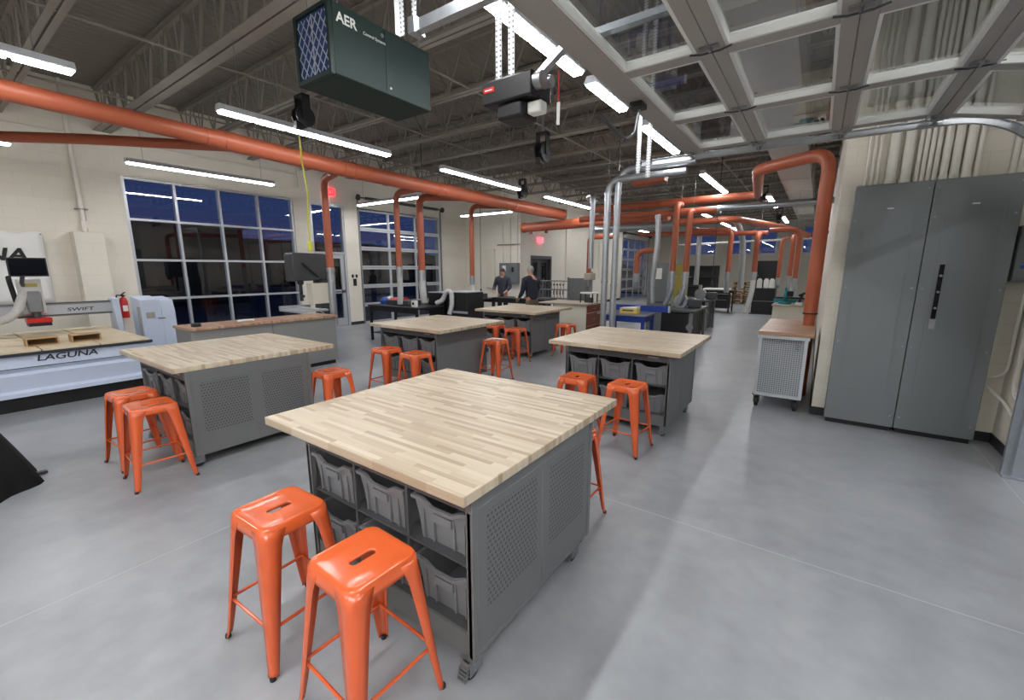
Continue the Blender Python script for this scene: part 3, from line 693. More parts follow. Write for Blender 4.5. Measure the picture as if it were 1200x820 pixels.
# ================================================================ OPEN OVERHEAD DOOR
ZD = 2.97
od = thing('overhead_door', 'open glass overhead door lying flat under the roof, aluminium rails', 'overhead door', (.3, 2.2, ZD))
YD0, YD1 = -.62, 5.15
bays = [YD1 - .05 - 1.12 * i for i in range(6)]
def section(xa, xb, za, zb, ra, rb):
    """one door section between x=xa and x=xb, tilted from za to zb; ra, rb: rail widths"""
    L_ = math.hypot(xb - xa, zb - za); ang = math.atan2(zb - za, xb - xa)
    Mx = Matrix.Translation((xa, 0, za)) @ Matrix.Rotation(-ang, 4, 'Y')
    mb = MB(); mb.box(0, ra, YD0, YD1, 0, .045, Mx); mb.box(L_ - rb, L_, YD0, YD1, 0, .045, Mx)
    ys = [YD1 - .1] + [b - 1.12 + .05 + .0 for b in bays[:5]]
    for y in ys: mb.box(ra, L_ - rb, y - .05, y + .05, .001, .044, Mx)
    s = rel(od, mb).build('door_section', 'alu_band', od, bevel=.003)
    mb = MB(); m2 = MB()
    for y in ys:
        pass
    for i in range(5):
        a, b = ys[i + 1] + .05, ys[i] - .05
        if b - a < .2: continue
        for q in ((ra, ra + .018, a, b), (L_ - rb - .018, L_ - rb, a, b), (ra + .018, L_ - rb - .018, a, a + .018), (ra + .018, L_ - rb - .018, b - .018, b)):
            mb.box(q[0], q[1], q[2], q[3], .002, .056, Mx)
        g = MB().box(ra + .018, L_ - rb - .018, a + .018, b - .018, .040, .046, Mx)
        rel(od, g).build('door_pane', 'door_glass', s, smooth=False)
    rel(od, mb).build('glazing_bead', 'white_enamel', s)  # beads coloured white to imitate bright light along the inner edges
    return s, Mx, L_
segs = [(-1.32, -.64, ZD, ZD, .17, .075), (-.637, .027, ZD, ZD, .075, .075), (.03, .655, ZD, ZD, .075, .07), (.658, 1.18, ZD - .005, ZD - .12, .07, .07), (1.183, 1.50, ZD - .125, ZD - .55, .06, .06)]
for a in segs: section(*a)
for x, z in ((-.638, ZD), (.0285, ZD), (.6565, ZD - .003), (1.181, ZD - .12)):
    for y in (5.05, 3.93, 2.81, 1.69, .57):
        rel(od, MB().cbox(x, y, z - .005, .1, .045, .008).cyl((x, y - .03, z - .012), (x, y + .03, z - .012), .011, 8)).build('hinge', 'steel', od)
        if y < 5: rel(od, MB().tube([(x - .11, y + .035, z - .006), (x - .05, y + .04, z - .016), (x + .05, y + .04, z - .016), (x + .11, y + .035, z - .006)], .006, 6)).build('hinge_strap', 'dark_steel', od)
for x, z in ((-1.28, ZD), (-.638, ZD), (.0285, ZD), (.6565, ZD)):
    rel(od, MB().cyl((x, 5.10, z - .02), (x, 5.26, z - .02), .007, 8).lathe([(.01, -.01), (.024, -.01), (.024, .01), (.01, .01)], 14, Matrix.Translation((x, 5.245, z - .02)), 'Y').cbox(x, 5.11, z - .016, .08, .06, .02)).build('roller', 'steel', od)
# tracks
tr = thing('door_track', 'galvanised horizontal track carrying the open overhead door', 'track', (.1, 5.25, ZD))
def track(pts, y, s=1):
    mb = MB()
    P = fillet(pts, .35, 8)
    for k in range(len(P) - 1):
        mb.bar(P[k], P[k + 1], .004, .06)
    mb2 = [p + Vector((0, 0, 0)) for p in P]
    for k in range(len(P) - 1):
        d = (P[k + 1] - P[k]).normalized(); up = d.cross(Vector((0, 1, 0))).normalized() * .03
        mb.bar(P[k] + up + Vector((0, -s * .018, 0)), P[k + 1] + up + Vector((0, -s * .018, 0)), .036, .004)
        mb.bar(P[k] - up + Vector((0, -s * .018, 0)), P[k + 1] - up + Vector((0, -s * .018, 0)), .036, .004)
    return mb
rel(tr, track([(-1.85, 5.27, ZD - .01), (1.06, 5.27, ZD - .01), (1.50, 5.27, ZD - .5), (1.50, 5.27, .01)], 5.27)).build('rail', 'galv', tr)
rel(tr, MB().box(1.52, 1.60, 5.20, 5.27, 0, 3.2).box(1.475, 1.60, 5.262, 5.27, 0, 2.3).box(1.46, XR - .002, 5.16, 5.34, 0, .012)).build('jamb_angle', 'galv', tr)
tr2 = thing('door_track', 'galvanised overhead track hanging next to the green air cleaner', 'track', (-2.3, 2.3, 3.4))
rel(tr2, MB().box(-2.44, -1.55, 2.27, 2.33, 3.33, 3.335).box(-2.44, -1.55, 2.27, 2.275, 3.335, 3.40).box(-2.44, -1.55, 2.325, 2.33, 3.335, 3.40).box(-2.46, -2.40, 2.25, 2.35, 3.32, 3.42)).build('rail', 'galv', tr2)
p = rel(tr2, MB().box(-2.60, -2.555, 2.30, 2.304, 3.36, 4.4).box(-2.60, -2.596, 2.26, 2.30, 3.36, 4.4).box(-2.47, -2.43, 2.30, 2.304, 3.36, 4.4)).build('hanger', 'perf_angle', tr2)
# perforated angle hangers: free standing pairs
for lab, x, y, z0 in (('left one of two white slotted angles holding the black door opener', -1.84, 2.45, 2.93), ('right one of two white slotted angles holding the black door opener', -1.74, 2.45, 2.92),
                     ('left slotted white angle hanging at the far end of the open door track', -1.88, 5.23, 2.86), ('right slotted white angle hanging at the far end of the open door track', -1.76, 5.23, 2.80)):
    o = MB().box(x - .024, x + .024, y - .0015, y + .0015, z0, 5.195).box(x - .024, x - .021, y + .0015, y + .045, z0, 5.195).build('slotted_angle', 'perf_angle', smooth=False); tag(o, lab, 'angle bracket', 'slotted angles')
# opener
op = thing('door_opener', 'black overhead door opener motor with red label hanging from slotted angles', 'door opener', (-1.7, 2.45, 2.68))
b_ = rel(op, MB().box(-1.90, -1.52, 2.35, 2.58, 2.78, 2.92)).build('motor_housing', 'black', op, bevel=.012)
rel(op, MB().box(-1.80, -1.60, 2.37, 2.56, 2.68, 2.78)).build('light_housing', 'black', op, bevel=.02)
rel(op, MB().box(-1.885, -1.80, 2.346, 2.351, 2.85, 2.88)).build('red_label', 'red', op)
rel(op, MB().box(-1.875, -1.815, 2.3452, 2.346, 2.861, 2.868)).build('label_line', 'white_print', op)
rel(op, MB().box(-1.60, -1.50, 2.42, 2.50, 2.70, 2.77)).build('lamp_lens', 'white_enamel', op, bevel=.01)
mb = MB().cyl((-1.52, 2.40, 2.86), (-1.47, 2.40, 2.86), .05, 16).cyl((-1.52, 2.49, 2.88), (-1.46, 2.49, 2.88), .035, 16)
rel(op, mb).build('sprocket', 'steel', op)
rel(op, MB().bar((-1.54, 2.475, 2.93), (-1.35, 2.475, 3.05), .05, .035).bar((-1.35, 2.475, 3.05), (.2, 2.475, 3.055), .05, .035)).build('rail', 'galv', op)
o = thing('release_cord', 'red release cord with white paper tag dangling under the opener rail', 'cord', (-1.42, 2.5, 2.6))
rel(o, MB().tube([(-1.41, 2.48, 2.92), (-1.42, 2.5, 2.84), (-1.42, 2.5, 2.76)], .006, 6)).build('cord', 'red', o)
rel(o, MB().cbox(-1.42, 2.5, 2.69, .022, .003, .13)).build('tag', 'paper', o)
o = od
rel(o, MB().bar((-1.50, 3.25, 2.90), (-1.33, 3.4, 2.72), .05, .012)).build('lift_arm', 'dark_steel', o)
rel(o, MB().tube(fillet([(-1.35, 3.38, 2.735), (-1.27, 3.42, 2.75), (-1.24, 3.42, 2.94)], .06), .011, 8)).build('lift_link', 'steel', o)
rel(o, MB().box(-1.29, -1.20, 3.34, 3.46, 2.93, 2.967)).build('arm_bracket', 'black', o)

# ================================================================ AIR CLEANER
ac = thing('air_cleaner', 'dark green box air cleaner with blue filter hanging from the joists', 'air cleaner', (-3.39, 2.62, 3.2))
MB().prism([(-.24, 0), (.24, 0), (.24, .50), (-.24, .50)], -.48, .51, 'Y').build('body', 'green_box', ac, bevel=.01)
MB().box(.235, .2435, -.0, .012, .03, .48).build('door_seam', 'green_dark', ac)
MB().box(.24, .246, .03, .05, .05, .065).cyl((.24, -.03, .43), (.25, -.03, .43), .016, 12).build('latch', 'steel', ac)
fr = MB().box(-.235, .235, -.512, -.48, .0, .03).box(-.235, .235, -.512, -.48, .47, .5).box(-.235, -.205, -.512, -.48, .03, .47).box(.205, .235, -.512, -.48, .03, .47).build('filter_frame', 'green_dark', ac)
FB = mat('filter_blue', (22, 50, 100), .9, 0, .4, 30, .6, 20)
fl = MB().box(-.205, .205, -.492, -.482, .03, .47).build('filter', 'filter_blue', ac)
mb = MB()
def clipseg(a, b, x0, x1, z0, z1):
    n = 60; ins = [t / n for t in range(n + 1) if x0 <= a[0] + (b[0] - a[0]) * t / n <= x1 and z0 <= a[1] + (b[1] - a[1]) * t / n <= z1]
    if len(ins) > 1: return [(a[0] + (b[0] - a[0]) * t, a[1] + (b[1] - a[1]) * t) for t in (ins[0], ins[-1])]
for k in range(-6, 8):
    for s in (1, -1):
        c = clipseg((-.4, .25 + k * .11 - s * .56), (.4, .25 + k * .11 + s * .56), -.2, .2, .035, .465)
        if c: mb.bar((c[0][0], -.496, c[0][1]), (c[1][0], -.496, c[1][1]), .007, .004, up=(0, 1, 0))
mb.bar((0, -.498, .035), (0, -.498, .465), .008, .005, up=(0, 1, 0)); mb.build('grille', 'alu', ac)
text('lettering', 'AER', .10, 'white_print', ac, (.2455, -.45, .37), FX, bold=.002)
text('lettering', 'Control Systems', .032, 'white_print', ac, (.2455, -.215, .37), FX)
for x in (-.2, .2):
    for y in (-.4, .42): MB().cyl((x, y, .5), (x, y, 1.995), .006, 6).build('hanging_rod', 'steel', ac)

# ================================================================ REELS AND CORDS
def reel(lab, x, y, z, r, zt=4.4):
    o = thing('cord_reel', lab, 'cord reel', (x, y, z))
    MB().lathe([(r * .6, -.07), (r, -.065), (r, -.045), (r * .55, -.04), (r * .55, .04), (r, .045), (r, .065), (r * .6, .07)], 24, None, 'X').build('drum', 'black', o)
    MB().box(-.09, -.075, -.05, .05, -.04, r + .12).box(.075, .09, -.05, .05, -.04, r + .12).box(-.09, .09, -.05, .05, r + .10, r + .13).cbox(0, -r * .6, -r * .95, .07, .09, .08).build('bracket', 'black', o)
    MB().box(-.015, .015, -.015, .015, r + .13, 5.195 - z).build('hanger_strut', 'steel', o)
    return o
reel('black cord reel under the green air cleaner, yellow cord hanging from it', -5.45, 3.2, 3.6, .12)
reel('black hose reel hanging in the middle of the ceiling behind the opener', -3.55, 5.8, 3.45, .14)
reel('black reel hanging farther back past the bright strip light', -6.6, 9.8, 3.75, .17)
reel('small black reel near the big grey rectangular duct', -1.5, 14.5, 3.75, .17)
reel('farthest small black reel beside the grey rectangular duct end', -1.3, 17.5, 3.45, .17)
o = thing('yellow_cord', 'yellow coiled power cord hanging in front of the entrance door', 'cord', (-5.5, 3.2, 1.95))
rel(o, MB().tube([(-5.45, 3.13, 3.42), (-5.47, 3.14, 3.1), (-5.44, 3.17, 2.7), (-5.50, 3.17, 2.3), (-5.52, 3.19, 2.08)], .009, 8)).build('cord', 'yellow_hose', o)
rel(o, MB().lathe([(.018, -.05), (.03, -.035), (.032, .05), (.014, .09)], 12, Matrix.Translation((-5.525, 3.19, 2.02)))).build('plug', 'yellow_hose', o)

# ================================================================ ORANGE DUST DUCTS
def flanges(mb, P, rs, idx):
    for i in idx:
        a, b = Vector(P[i]), Vector(P[i + 1]); d = (b - a).normalized(); m = (a + b) / 2; r = (rs[i] + rs[i + 1]) / 2 if isinstance(rs, list) else rs
        mb.cyl(m - d * .02, m + d * .02, r + .008, 20)
    return mb
o = thing('dust_duct', 'long orange main duct running the length of the left side', 'duct', (-6.9, 6, 3.45))
P = [(-6.62, -3.5, 3.45), (-6.64, .9, 3.45), (-6.75, 2.6, 3.45), (-6.76, 2.8, 3.45), (-6.92, 4.7, 3.45), (-6.93, 4.9, 3.45), (-6.97, 7.0, 3.45), (-6.98, 7.2, 3.45), (-7.0, 9.9, 3.45), (-7.0, 10.1, 3.45), (-6.92, 12.6, 3.45)]
rs = [.10, .10, .105, .125, .125, .135, .135, .15, .15, .165, .165]
rel(o, MB().tube(P, rs, 20)).build('pipe', 'orange_duct', o)
for i in (2, 4, 6, 8):
    a, b = Vector(P[i]), Vector(P[i + 1]); d = (b - a).normalized()
    rel(o, MB().cyl(a - d * .02, a + d * .01, rs[i] + .008, 20)).build('flange', 'orange_duct', o); rel(o, MB().cyl(b - d * .01, b + d * .02, rs[i + 1] + .008, 20)).build('flange', 'orange_duct', o)
for y in (.4, 3.6, 6.2, 8.6, 11.2): rel(o, MB().cyl((-6.85, y, 3.55), (-6.85, y, 5.195), .005, 6)).build('hanging_rod', 'steel', o)
o = thing('dust_duct', 'thin orange branch duct along the cream wall at upper left', 'duct', (-8, 1.5, 3.45))
rel(o, MB().tube([(-12.0 + .2, -1.6, 3.42), (-8.79, 1.02, 3.42), (-8.05, 1.68, 3.42), (-7.18, 2.63, 3.42), (-6.86, 3.05, 3.43)], .065, 16)).build('pipe', 'orange_duct', o)
def drop(lab, x, y, zt, zb, r, main, zflex=.95, bend=0.0, hose='translucent_hose', r2=None):
    o = thing('duct_drop', lab, 'duct', (x, y, zb))
    pts = fillet([main, (x, y, zt), (x, y, zb)], .22, 7)
    rel(o, MB().tube(pts, r, 16)).build('pipe', 'orange_duct', o)
    rel(o, MB().cyl((x, y, zb - .03), (x, y, zb + .05), r + .012, 16).box(x - r - .05, x + r + .05, y - .012, y + .012, zb - .07, zb - .055).cyl((x, y, zb - .2), (x, y, zb - .03), r + .004, 16)).build('blast_gate', 'galv', o)
    rel(o, MB().cyl((main[0], main[1], main[2] + r), (main[0], main[1], 5.195), .004, 6)).build('hanging_rod', 'steel', o)
    n = 26; P = []; rr = []
    for k in range(n + 1):
        t = k / n; P.append((x + bend * t * t, y - bend * .2 * t, zb - .2 - (zb - .2 - zflex) * t)); rr.append((r2 or r) * (1.06 if k % 2 else .96))
    rel(o, MB().tube(P, rr, 14)).build('hose', hose, o)
drop('orange drop duct above the band saw, nearest of the left drops', -8.0, 5.0, 3.44, 1.72, .07, (-6.93, 4.7, 3.44), .62, hose='galv')
drop('slim orange drop duct in front of the left overhead door, first of two', -8.0, 6.75, 3.42, 1.74, .065, (-6.96, 6.6, 3.42), .92, -.04)
drop('thicker orange drop duct in front of the left overhead door, second of two', -8.0, 7.45, 3.43, 1.66, .085, (-6.98, 8.3, 3.43), .9, .08)
drop('orange drop duct beside the wall jog above the black router table', -8.0, 9.35, 3.44, 1.50, .065, (-7.0, 10.3, 3.44), .45, .0, hose='white_enamel')
# cross ducts at right
o = thing('dust_duct', 'big orange cross duct running left under the far joists, upper of two', 'duct', (-4, 11, 3.3))
rel(o, MB().tube(fillet([(-.04, 7.1, 1.16), (-.04, 7.1, 3.21), (-.92, 7.75, 3.22), (-1.25, 10.9, 3.3), (-5.1, 11.0, 3.3)], .24, 7), [.082] * 10 + [.085] * 16, 20)).build('pipe', 'orange_duct', o)
rel(o, MB().cyl((-.04, 7.1, 2.2), (-.04, 7.1, 2.23), .09, 20)).build('flange', 'orange_duct', o)
rel(o, MB().cyl((-2.8, 10.94, 3.3), (-2.84, 10.94, 3.3), .093, 20)).build('flange', 'orange_duct', o)
o = thing('dust_duct', 'orange floor riser duct standing at the end of the right wall', 'duct', (-.10, 7.1, 0))
rel(o, MB().cyl((-.04, 7.1, .0), (-.04, 7.1, 1.14), .07, 20)).build('pipe', 'orange_duct', o)
rel(o, MB().cyl((-.04, 7.1, 1.14), (-.04, 7.1, 1.16), .088, 20)).build('flange', 'black', o)
o = thing('dust_duct', 'orange and galvanised lower cross duct under the upper one', 'duct', (-3, 10.4, 3.0))
rel(o, MB().cyl((-5.2, 10.4, 3.0), (-1.9, 10.4, 3.0), .08, 18)).build('pipe', 'orange_duct', o)
rel(o, MB().cyl((-1.9, 10.4, 3.02), (.09, 10.4, 3.02), .06, 18).cyl((-1.93, 10.4, 3.0), (-1.87, 10.4, 3.0), .088, 18)).build('pipe', 'galv', o)
o = thing('dust_duct', 'short capped orange manifold duct left of the far strip lights', 'duct', (-7.5, 12.9, 3.1))
rel(o, MB().tube([(-8.4, 12.6, 3.12), (-6.2, 12.3, 3.12), (-3.4, 12.0, 3.12)], [.15, .15, .12], 18)).build('pipe', 'orange_duct', o)
rel(o, MB().cyl((-8.46, 12.61, 3.12), (-8.38, 12.6, 3.12), .17, 18)).build('end_cap', 'orange_duct', o)
for x in (-8.1, -7.5): rel(o, MB().cyl((x, 12.55, 3.0), (x, 12.55, 2.9), .05, 12)).build('branch_stub', 'orange_duct', o)
def drop2(lab, x, y, zt, zb, r, main, zflex, bend=0.0, hose='galv'): drop(lab, x, y, zt, zb, r, main, zflex, bend, hose)
drop2('orange drop duct left of a pair above the grey cabinet', -2.69, 10.05, 3.14, 1.64, .062, (-2.69, 10.4, 3.16), .93, -.12)
drop2('orange drop duct right of a pair beside the olive panel', -2.42, 10.1, 2.98, 1.63, .062, (-2.42, 10.4, 2.98), .95, -.10)
drop2('far orange drop duct above the white topped far table', -2.33, 15.0, 2.92, 1.6, .075, (-3.6, 15.0, 2.95), 1.0)
drop2('far orange drop duct before the stack of pallets', -1.61, 15.0, 2.78, 1.6, .075, (-1.61, 15.6, 2.78), .4, -.14, 'white_enamel')
drop2('far slim orange drop duct right of the black tool cabinet', -1.1, 17.0, 2.75, 1.4, .06, (-.6, 17.0, 2.75), 1.1)
drop2('far dark orange drop duct above the beige counter', -.66, 14.2, 2.62, 1.5, .06, (-.66, 14.8, 2.62), 1.05)
drop2('far orange drop duct with rounded top beside the big riser', -.50, 13.6, 2.75, 1.45, .06, (-1.2, 13.6, 2.75), 1.05)
drop2('orange drop duct behind the clamp rack', -8.4, 17.8, 3.1, 1.5, .11, (-7.0, 17.6, 3.1), 1.1)
drop2('short orange duct elbow left of the grey cabinet with papers', -4.55, 13.0, 2.25, 1.55, .08, (-3.9, 13.0, 2.3), 1.2)
o = thing('dust_duct', 'low orange duct crossing near the far windows', 'duct', (-3, 15.6, 2.9)); rel(o, MB().cyl((-5.4, 15.5, 2.95), (-1.4, 15.5, 2.82), .075, 14)).build('pipe', 'orange_duct', o)
o = thing('dust_duct', 'slanting orange duct toward the far right windows', 'duct', (-1, 14, 3.0)); rel(o, MB().tube(fillet([(-4.8, 12.6, 3.0), (-1.9, 12.6, 3.0), (-1.1, 15.8, 3.0), (-.4, 17.0, 2.8)], .3), .085, 14)).build('pipe', 'orange_duct', o)
o = thing('duct_transition', 'flat orange sheet metal duct transition above the metal pipes', 'duct', (-2.96, 9.0, 3.4)); MB().prism([(-.36, .02), (-.22, 0), (.30, .04), (.33, .20), (-.30, .22)], -.12, .12, 'Y').build('body', 'orange_duct', o, bevel=.01)

# galvanised pipes
def galv(lab, pts, r, fr=.2, m='galv', collars=()):
    o = thing('metal_duct', lab, 'duct', pts[-1])
    rel(o, MB().tube(fillet(pts, fr, 7), r, 18)).build('pipe', m, o)
    rel(o, MB().cyl((pts[1][0], pts[1][1] + .01, pts[1][2]), (pts[1][0], pts[1][1] + .01, 5.195), .004, 6)).build('hanging_rod', 'steel', o)
    for c in collars: rel(o, MB().cyl((pts[-1][0], pts[-1][1], c), (pts[-1][0], pts[-1][1], c + .03), r + .01, 18)).build('collar', m, o)
    return o
galv('left pipe of the tall twin galvanised ducts beside the blue table', [(-1.85, 7.3, 3.24), (-3.13, 7.3, 3.24), (-3.13, 7.3, .32)], .056, .25, collars=(1.5, 2.6, 3.0))
galv('right pipe of the tall twin galvanised ducts beside the blue table', [(-1.72, 7.32, 3.38), (-2.96, 7.32, 3.38), (-2.96, 7.32, .32)], .056, .25, collars=(1.45, 2.5, 3.0))
galv('thinner galvanised duct elbow left of the twin pipes', [(-4.55, 9.9, 3.32), (-4.62, 9.6, 3.38), (-4.30, 9.2, 3.38), (-4.30, 9.2, 1.75)], .06, .12, collars=(2.9, 2.6))
galv('far galvanised duct under the orange cross ducts', [(-2.9, 14.9, 3.25), (-2.3, 15.2, 3.3), (-2.15, 16.2, 2.7), (-2.1, 16.3, 1.1)], .09, .4)
galv('curved light metal duct before the black shelving', [(-3.9, 15.8, 3.05), (-3.42, 15.8, 3.05), (-3.42, 15.8, 1.2)], .08, .2)
o = thing('metal_duct', 'horizontal dark galvanised duct below the orange cross duct', 'duct', (-5.2, 12.4, 3.0)); rel(o, MB().cyl((-5.3, 11.5, 2.82), (-3.1, 11.5, 2.84), .1, 18)).build('pipe', 'galv', o)
for x in (-5.0, -3.4): rel(o, MB().cyl((x, 11.52, 2.9), (x, 11.52, 5.195), .005, 6)).build('hanging_rod', 'steel', o)
o = thing('metal_duct', 'white pipe under the far joists near the blue windows', 'pipe', (-3, 18, 3.0)); rel(o, MB().cyl((-4.4, 17.2, 2.62), (-.3, 17.2, 2.72), .035, 12)).build('pipe', 'white_enamel', o)
for x in (-4.2, -1.9): rel(o, MB().cyl((x, 17.2, 2.66), (x, 17.2, 5.195), .005, 6)).build('hanging_rod', 'steel', o)
for j, (x, y, z0, z1) in enumerate(((-3.05, 9.9, .95, 2.92), (-2.72, 10.1, .95, 2.92))):
    o = thing('flex_hose', ['ribbed grey flexible hose hanging left behind the orange drops', 'ribbed grey flexible hose hanging right behind the orange drops'][j], 'hose', (x, y, z0))
    n = 40; rel(o, MB().tube([(x + .03 * math.sin(k * .15), y, z1 - (z1 - z0) * k / n) for k in range(n + 1)], [.062 * (1.05 if k % 2 else .93) for k in range(n + 1)], 14)).build('hose', 'galv', o)
# rectangular supply duct
o = thing('supply_duct', 'big pale rectangular air duct running back along the right side', 'duct', (-.72, 15, 3.9))
rel(o, MB().box(-1.02, -.40, 4.4, 24.5, 3.9, 4.36)).build('body', 'alu_band', o)
for y in range(5, 24, 2): rel(o, MB().box(-1.04, -.38, y, y + .03, 3.88, 4.38)).build('flange', 'galv', o)
# white small fixtures: exit signs
o = thing('exit_sign', 'red lit exit sign above the glass entrance door', 'exit sign', (XL + .04, 7.55, 3.84)); MB().box(-.035, .03, -.15, .15, 0, .19).build('body', 'exit_red', o, bevel=.004); text('lettering', 'EXIT', .13, 'white_print', o, (.031, -.13, .045), FX, bold=.003, sx=.85)
o = thing('exit_sign', 'pink lit exit sign above the dark steel door', 'exit sign', (XJ + .06, 14.8, 2.75)); MB().box(-.055, .05, -.16, .16, 0, .2).build('body', 'pink_lamp', o, bevel=.004); text('lettering', 'EXIT', .13, 'white_print', o, (.051, -.14, .05), FX, bold=.003, sx=.9)

# ================================================================ ROUTER MACHINE (left)
cn = thing('cnc_router', 'large white router machine with wooden bed and moving gantry at the left edge', 'router machine', (-9.05, .5, 0))
def cb(x0, x1, y0, y1, z0, z1): return rel(cn, MB().box(x0, x1, y0, y1, z0, z1))
cb(-10.3, -7.95, -1.2, 1.9, .0, .19).build('plinth', 'black', cn)
fr = rel(cn, MB().prism([(-10.35, .19), (-7.85, .19), (-7.85, .24), (-7.90, .27), (-7.86, .46), (-7.90, .50), (-7.86, .55), (-7.86, .70), (-10.35, .70)], -1.3, 1.97, 'Y')).build('base_frame', 'cnc_white', cn)
cb(-7.862, -7.852, -1.3, 1.97, .545, .552).build('seam_strip', 'dark_print', fr)
text('lettering', 'LAGUNA', .105, 'dark_print', cn, Vector((-7.857, .82, .615)) - cn.location, FX, bold=.0015, sx=1.33, shear=.15, depth=.003)
cb(-10.35, -7.82, -1.3, 1.98, .70, .735).build('bed_frame', 'dark_print', cn)
for i in range(6):
    for j in range(4): cb(-10.32 + j * .624, -10.32 + j * .624 + .606, -1.28 + i * .543, -1.28 + i * .543 + .525, .736, .755).build('spoil_board', 'spoil', cn)
for y0, y1, n in ((.80, 1.10, 0), (1.22, 1.52, 1)):
    o = thing('wooden_tray', ['open wooden tray on the router bed, the left of two', 'open wooden tray on the router bed, the right of two'][n], 'tray', (-8.33, (y0 + y1) / 2, .7555))
    W = (y1 - y0) / 2
    MB().box(-.10, .10, -W, -W + .015, .0, .10).box(-.10, .10, W - .015, W, .0, .10).box(-.10, .10, -W + .015, W - .015, .088, .10).box(-.10, .10, -W + .015, W - .015, 0, .012).build('rim', 'pallet', o); MB().box(-.10, -.088, -W + .015, W - .015, .012, .088).build('back_board', 'pallet_dark', o)
# gantry
g = cb(-10.0, -9.86, -1.2, 2.02, 1.0, 1.215).build('gantry_beam', 'steel', cn, bevel=.006)
cb(-9.86, -9.852, -1.2, 2.02, 1.03, 1.18).build('gantry_cover', 'alu', cn)
text('lettering', 'SWIFT', .075, 'dark_print', cn, Vector((-9.851, 1.47, 1.075)) - cn.location, FX, bold=.001, sx=1.5, shear=.15, depth=.002)
for z in (1.205, 1.02): cb(-9.852, -9.84, -1.2, 2.0, z, z + .012).build('linear_rail', 'dark_steel', cn)
rel(cn, MB().prism([(-10.15, .5), (-9.65, .5), (-9.72, 1.26), (-10.05, 1.26)], 2.02, 2.10, 'Y')).build('gantry_leg', 'cnc_white', cn, bevel=.02)
rel(cn, MB().prism([(-10.1, .755), (-9.7, .755), (-9.75, 1.2), (-10.05, 1.2)], -1.28, -1.2, 'Y')).build('gantry_leg', 'cnc_white', cn)
cb(-9.84, -9.60, .98, 1.22, 1.08, 1.60).build('spindle_carriage', 'white_enamel', cn, bevel=.01)
cb(-9.66, -9.50, 1.02, 1.18, 1.10, 1.42).build('spindle_motor', 'steel', cn, bevel=.02)
cb(-9.6, -9.595, 1.02, 1.17, 1.48, 1.53).build('warning_label', 'yellow_box', cn)
rel(cn, MB().cyl((-9.58, 1.1, .94), (-9.58, 1.1, 1.10), .05, 14)).build('spindle', 'dark_steel', cn)
cb(-9.70, -9.46, .98, 1.24, .95, 1.02).build('dust_foot', 'red', cn, bevel=.01); cb(-9.69, -9.47, .99, 1.23, .90, .95).build('dust_skirt', 'black', cn)
n = 50; P = fillet([(-9.55, 1.02, 1.42), (-9.5, .9, 1.1), (-9.55, .72, .98), (-9.65, .5, 1.15), (-9.7, .45, 2.2), (-9.7, .1, 3.2)], .25, 8)
rel(cn, MB().tube(P, [.055 * (1.06 if k % 2 else .95) for k in range(len(P))], 14)).build('dust_hose', 'translucent_hose', cn)
rel(cn, MB().tube([(-9.85, .95, 1.25), (-9.80, .92, 1.55), (-9.6, .9, 1.62)], .03, 10)).build('cable_chain', 'black', cn)
m_ = rel(cn, MB().box(-9.10, -9.06, .86, 1.24, 1.64, 1.90)).build('monitor', 'black', cn, bevel=.005)
cb(-9.061, -9.056, .875, 1.225, 1.655, 1.885).build('monitor_screen', 'black_gloss', m_)
m_.parent = cn
rel(cn, MB().tube([(-9.1, 1.0, 1.72), (-9.4, 1.0, 1.55), (-9.62, 1.03, 1.5)], .025, 10).box(-9.13, -9.09, .95, 1.06, 1.66, 1.8)).build('monitor_arm', 'dark_steel', cn)
o = thing('control_cabinet', 'white machine control cabinet with chamfered top beside the gridded window', 'control cabinet', (-9.75, 2.60, 0))
MB().prism([(-.22, .12), (.31, .12), (.31, 1.08), (.31, 1.22), (-.22, 1.27)], 2.32 - 2.62, 2.60 - 2.62, 'Y').prism([(-.22, .12), (.31, .12), (.31, 1.0), (.24, 1.20), (-.22, 1.25)], -.02, .18, 'Y').build('body', 'cnc_white', o, bevel=.01)
MB().box(-.2, .28, -.26, .14, 0, .12).build('plinth', 'black', o)
MB().box(.311, .314, -.24, -.12, .90, 1.0).build('data_plate', 'alu_band', o); MB().box(.311, .325, -.08, .02, .88, .9).build('door_handle', 'steel', o)
MB().box(.12, .26, -.31, -.30, .5, 1.1).build('vent', 'alu_band', o)
o = thing('fire_extinguisher', 'red fire extinguisher on the cream wall behind the router machine', 'fire extinguisher', (-11.75, 2.60, .74))
MB().lathe([(.0, 0), (.06, .0), (.068, .02), (.068, .34), (.05, .40), (.02, .43), (.02, .45)], 20).build('cylinder', 'red', o)
MB().box(-.015, .03, -.02, .02, .44, .48).bar((.0, -.02, .48), (.11, .02, .53), .02, .012).bar((0, -.02, .46), (.10, .02, .46), .02, .012).build('valve', 'black', o)
MB().tube(fillet([(0, -.02, .46), (0, -.10, .48), (0, -.10, .2)], .06), .012, 8).build('hose', 'black', o); MB().box(.067, .071, -.04, .04, .14, .26).build('label', 'paper', o); MB().box(-.098, -.066, -.04, .04, .1, .4).build('wall_bracket', 'steel', o)
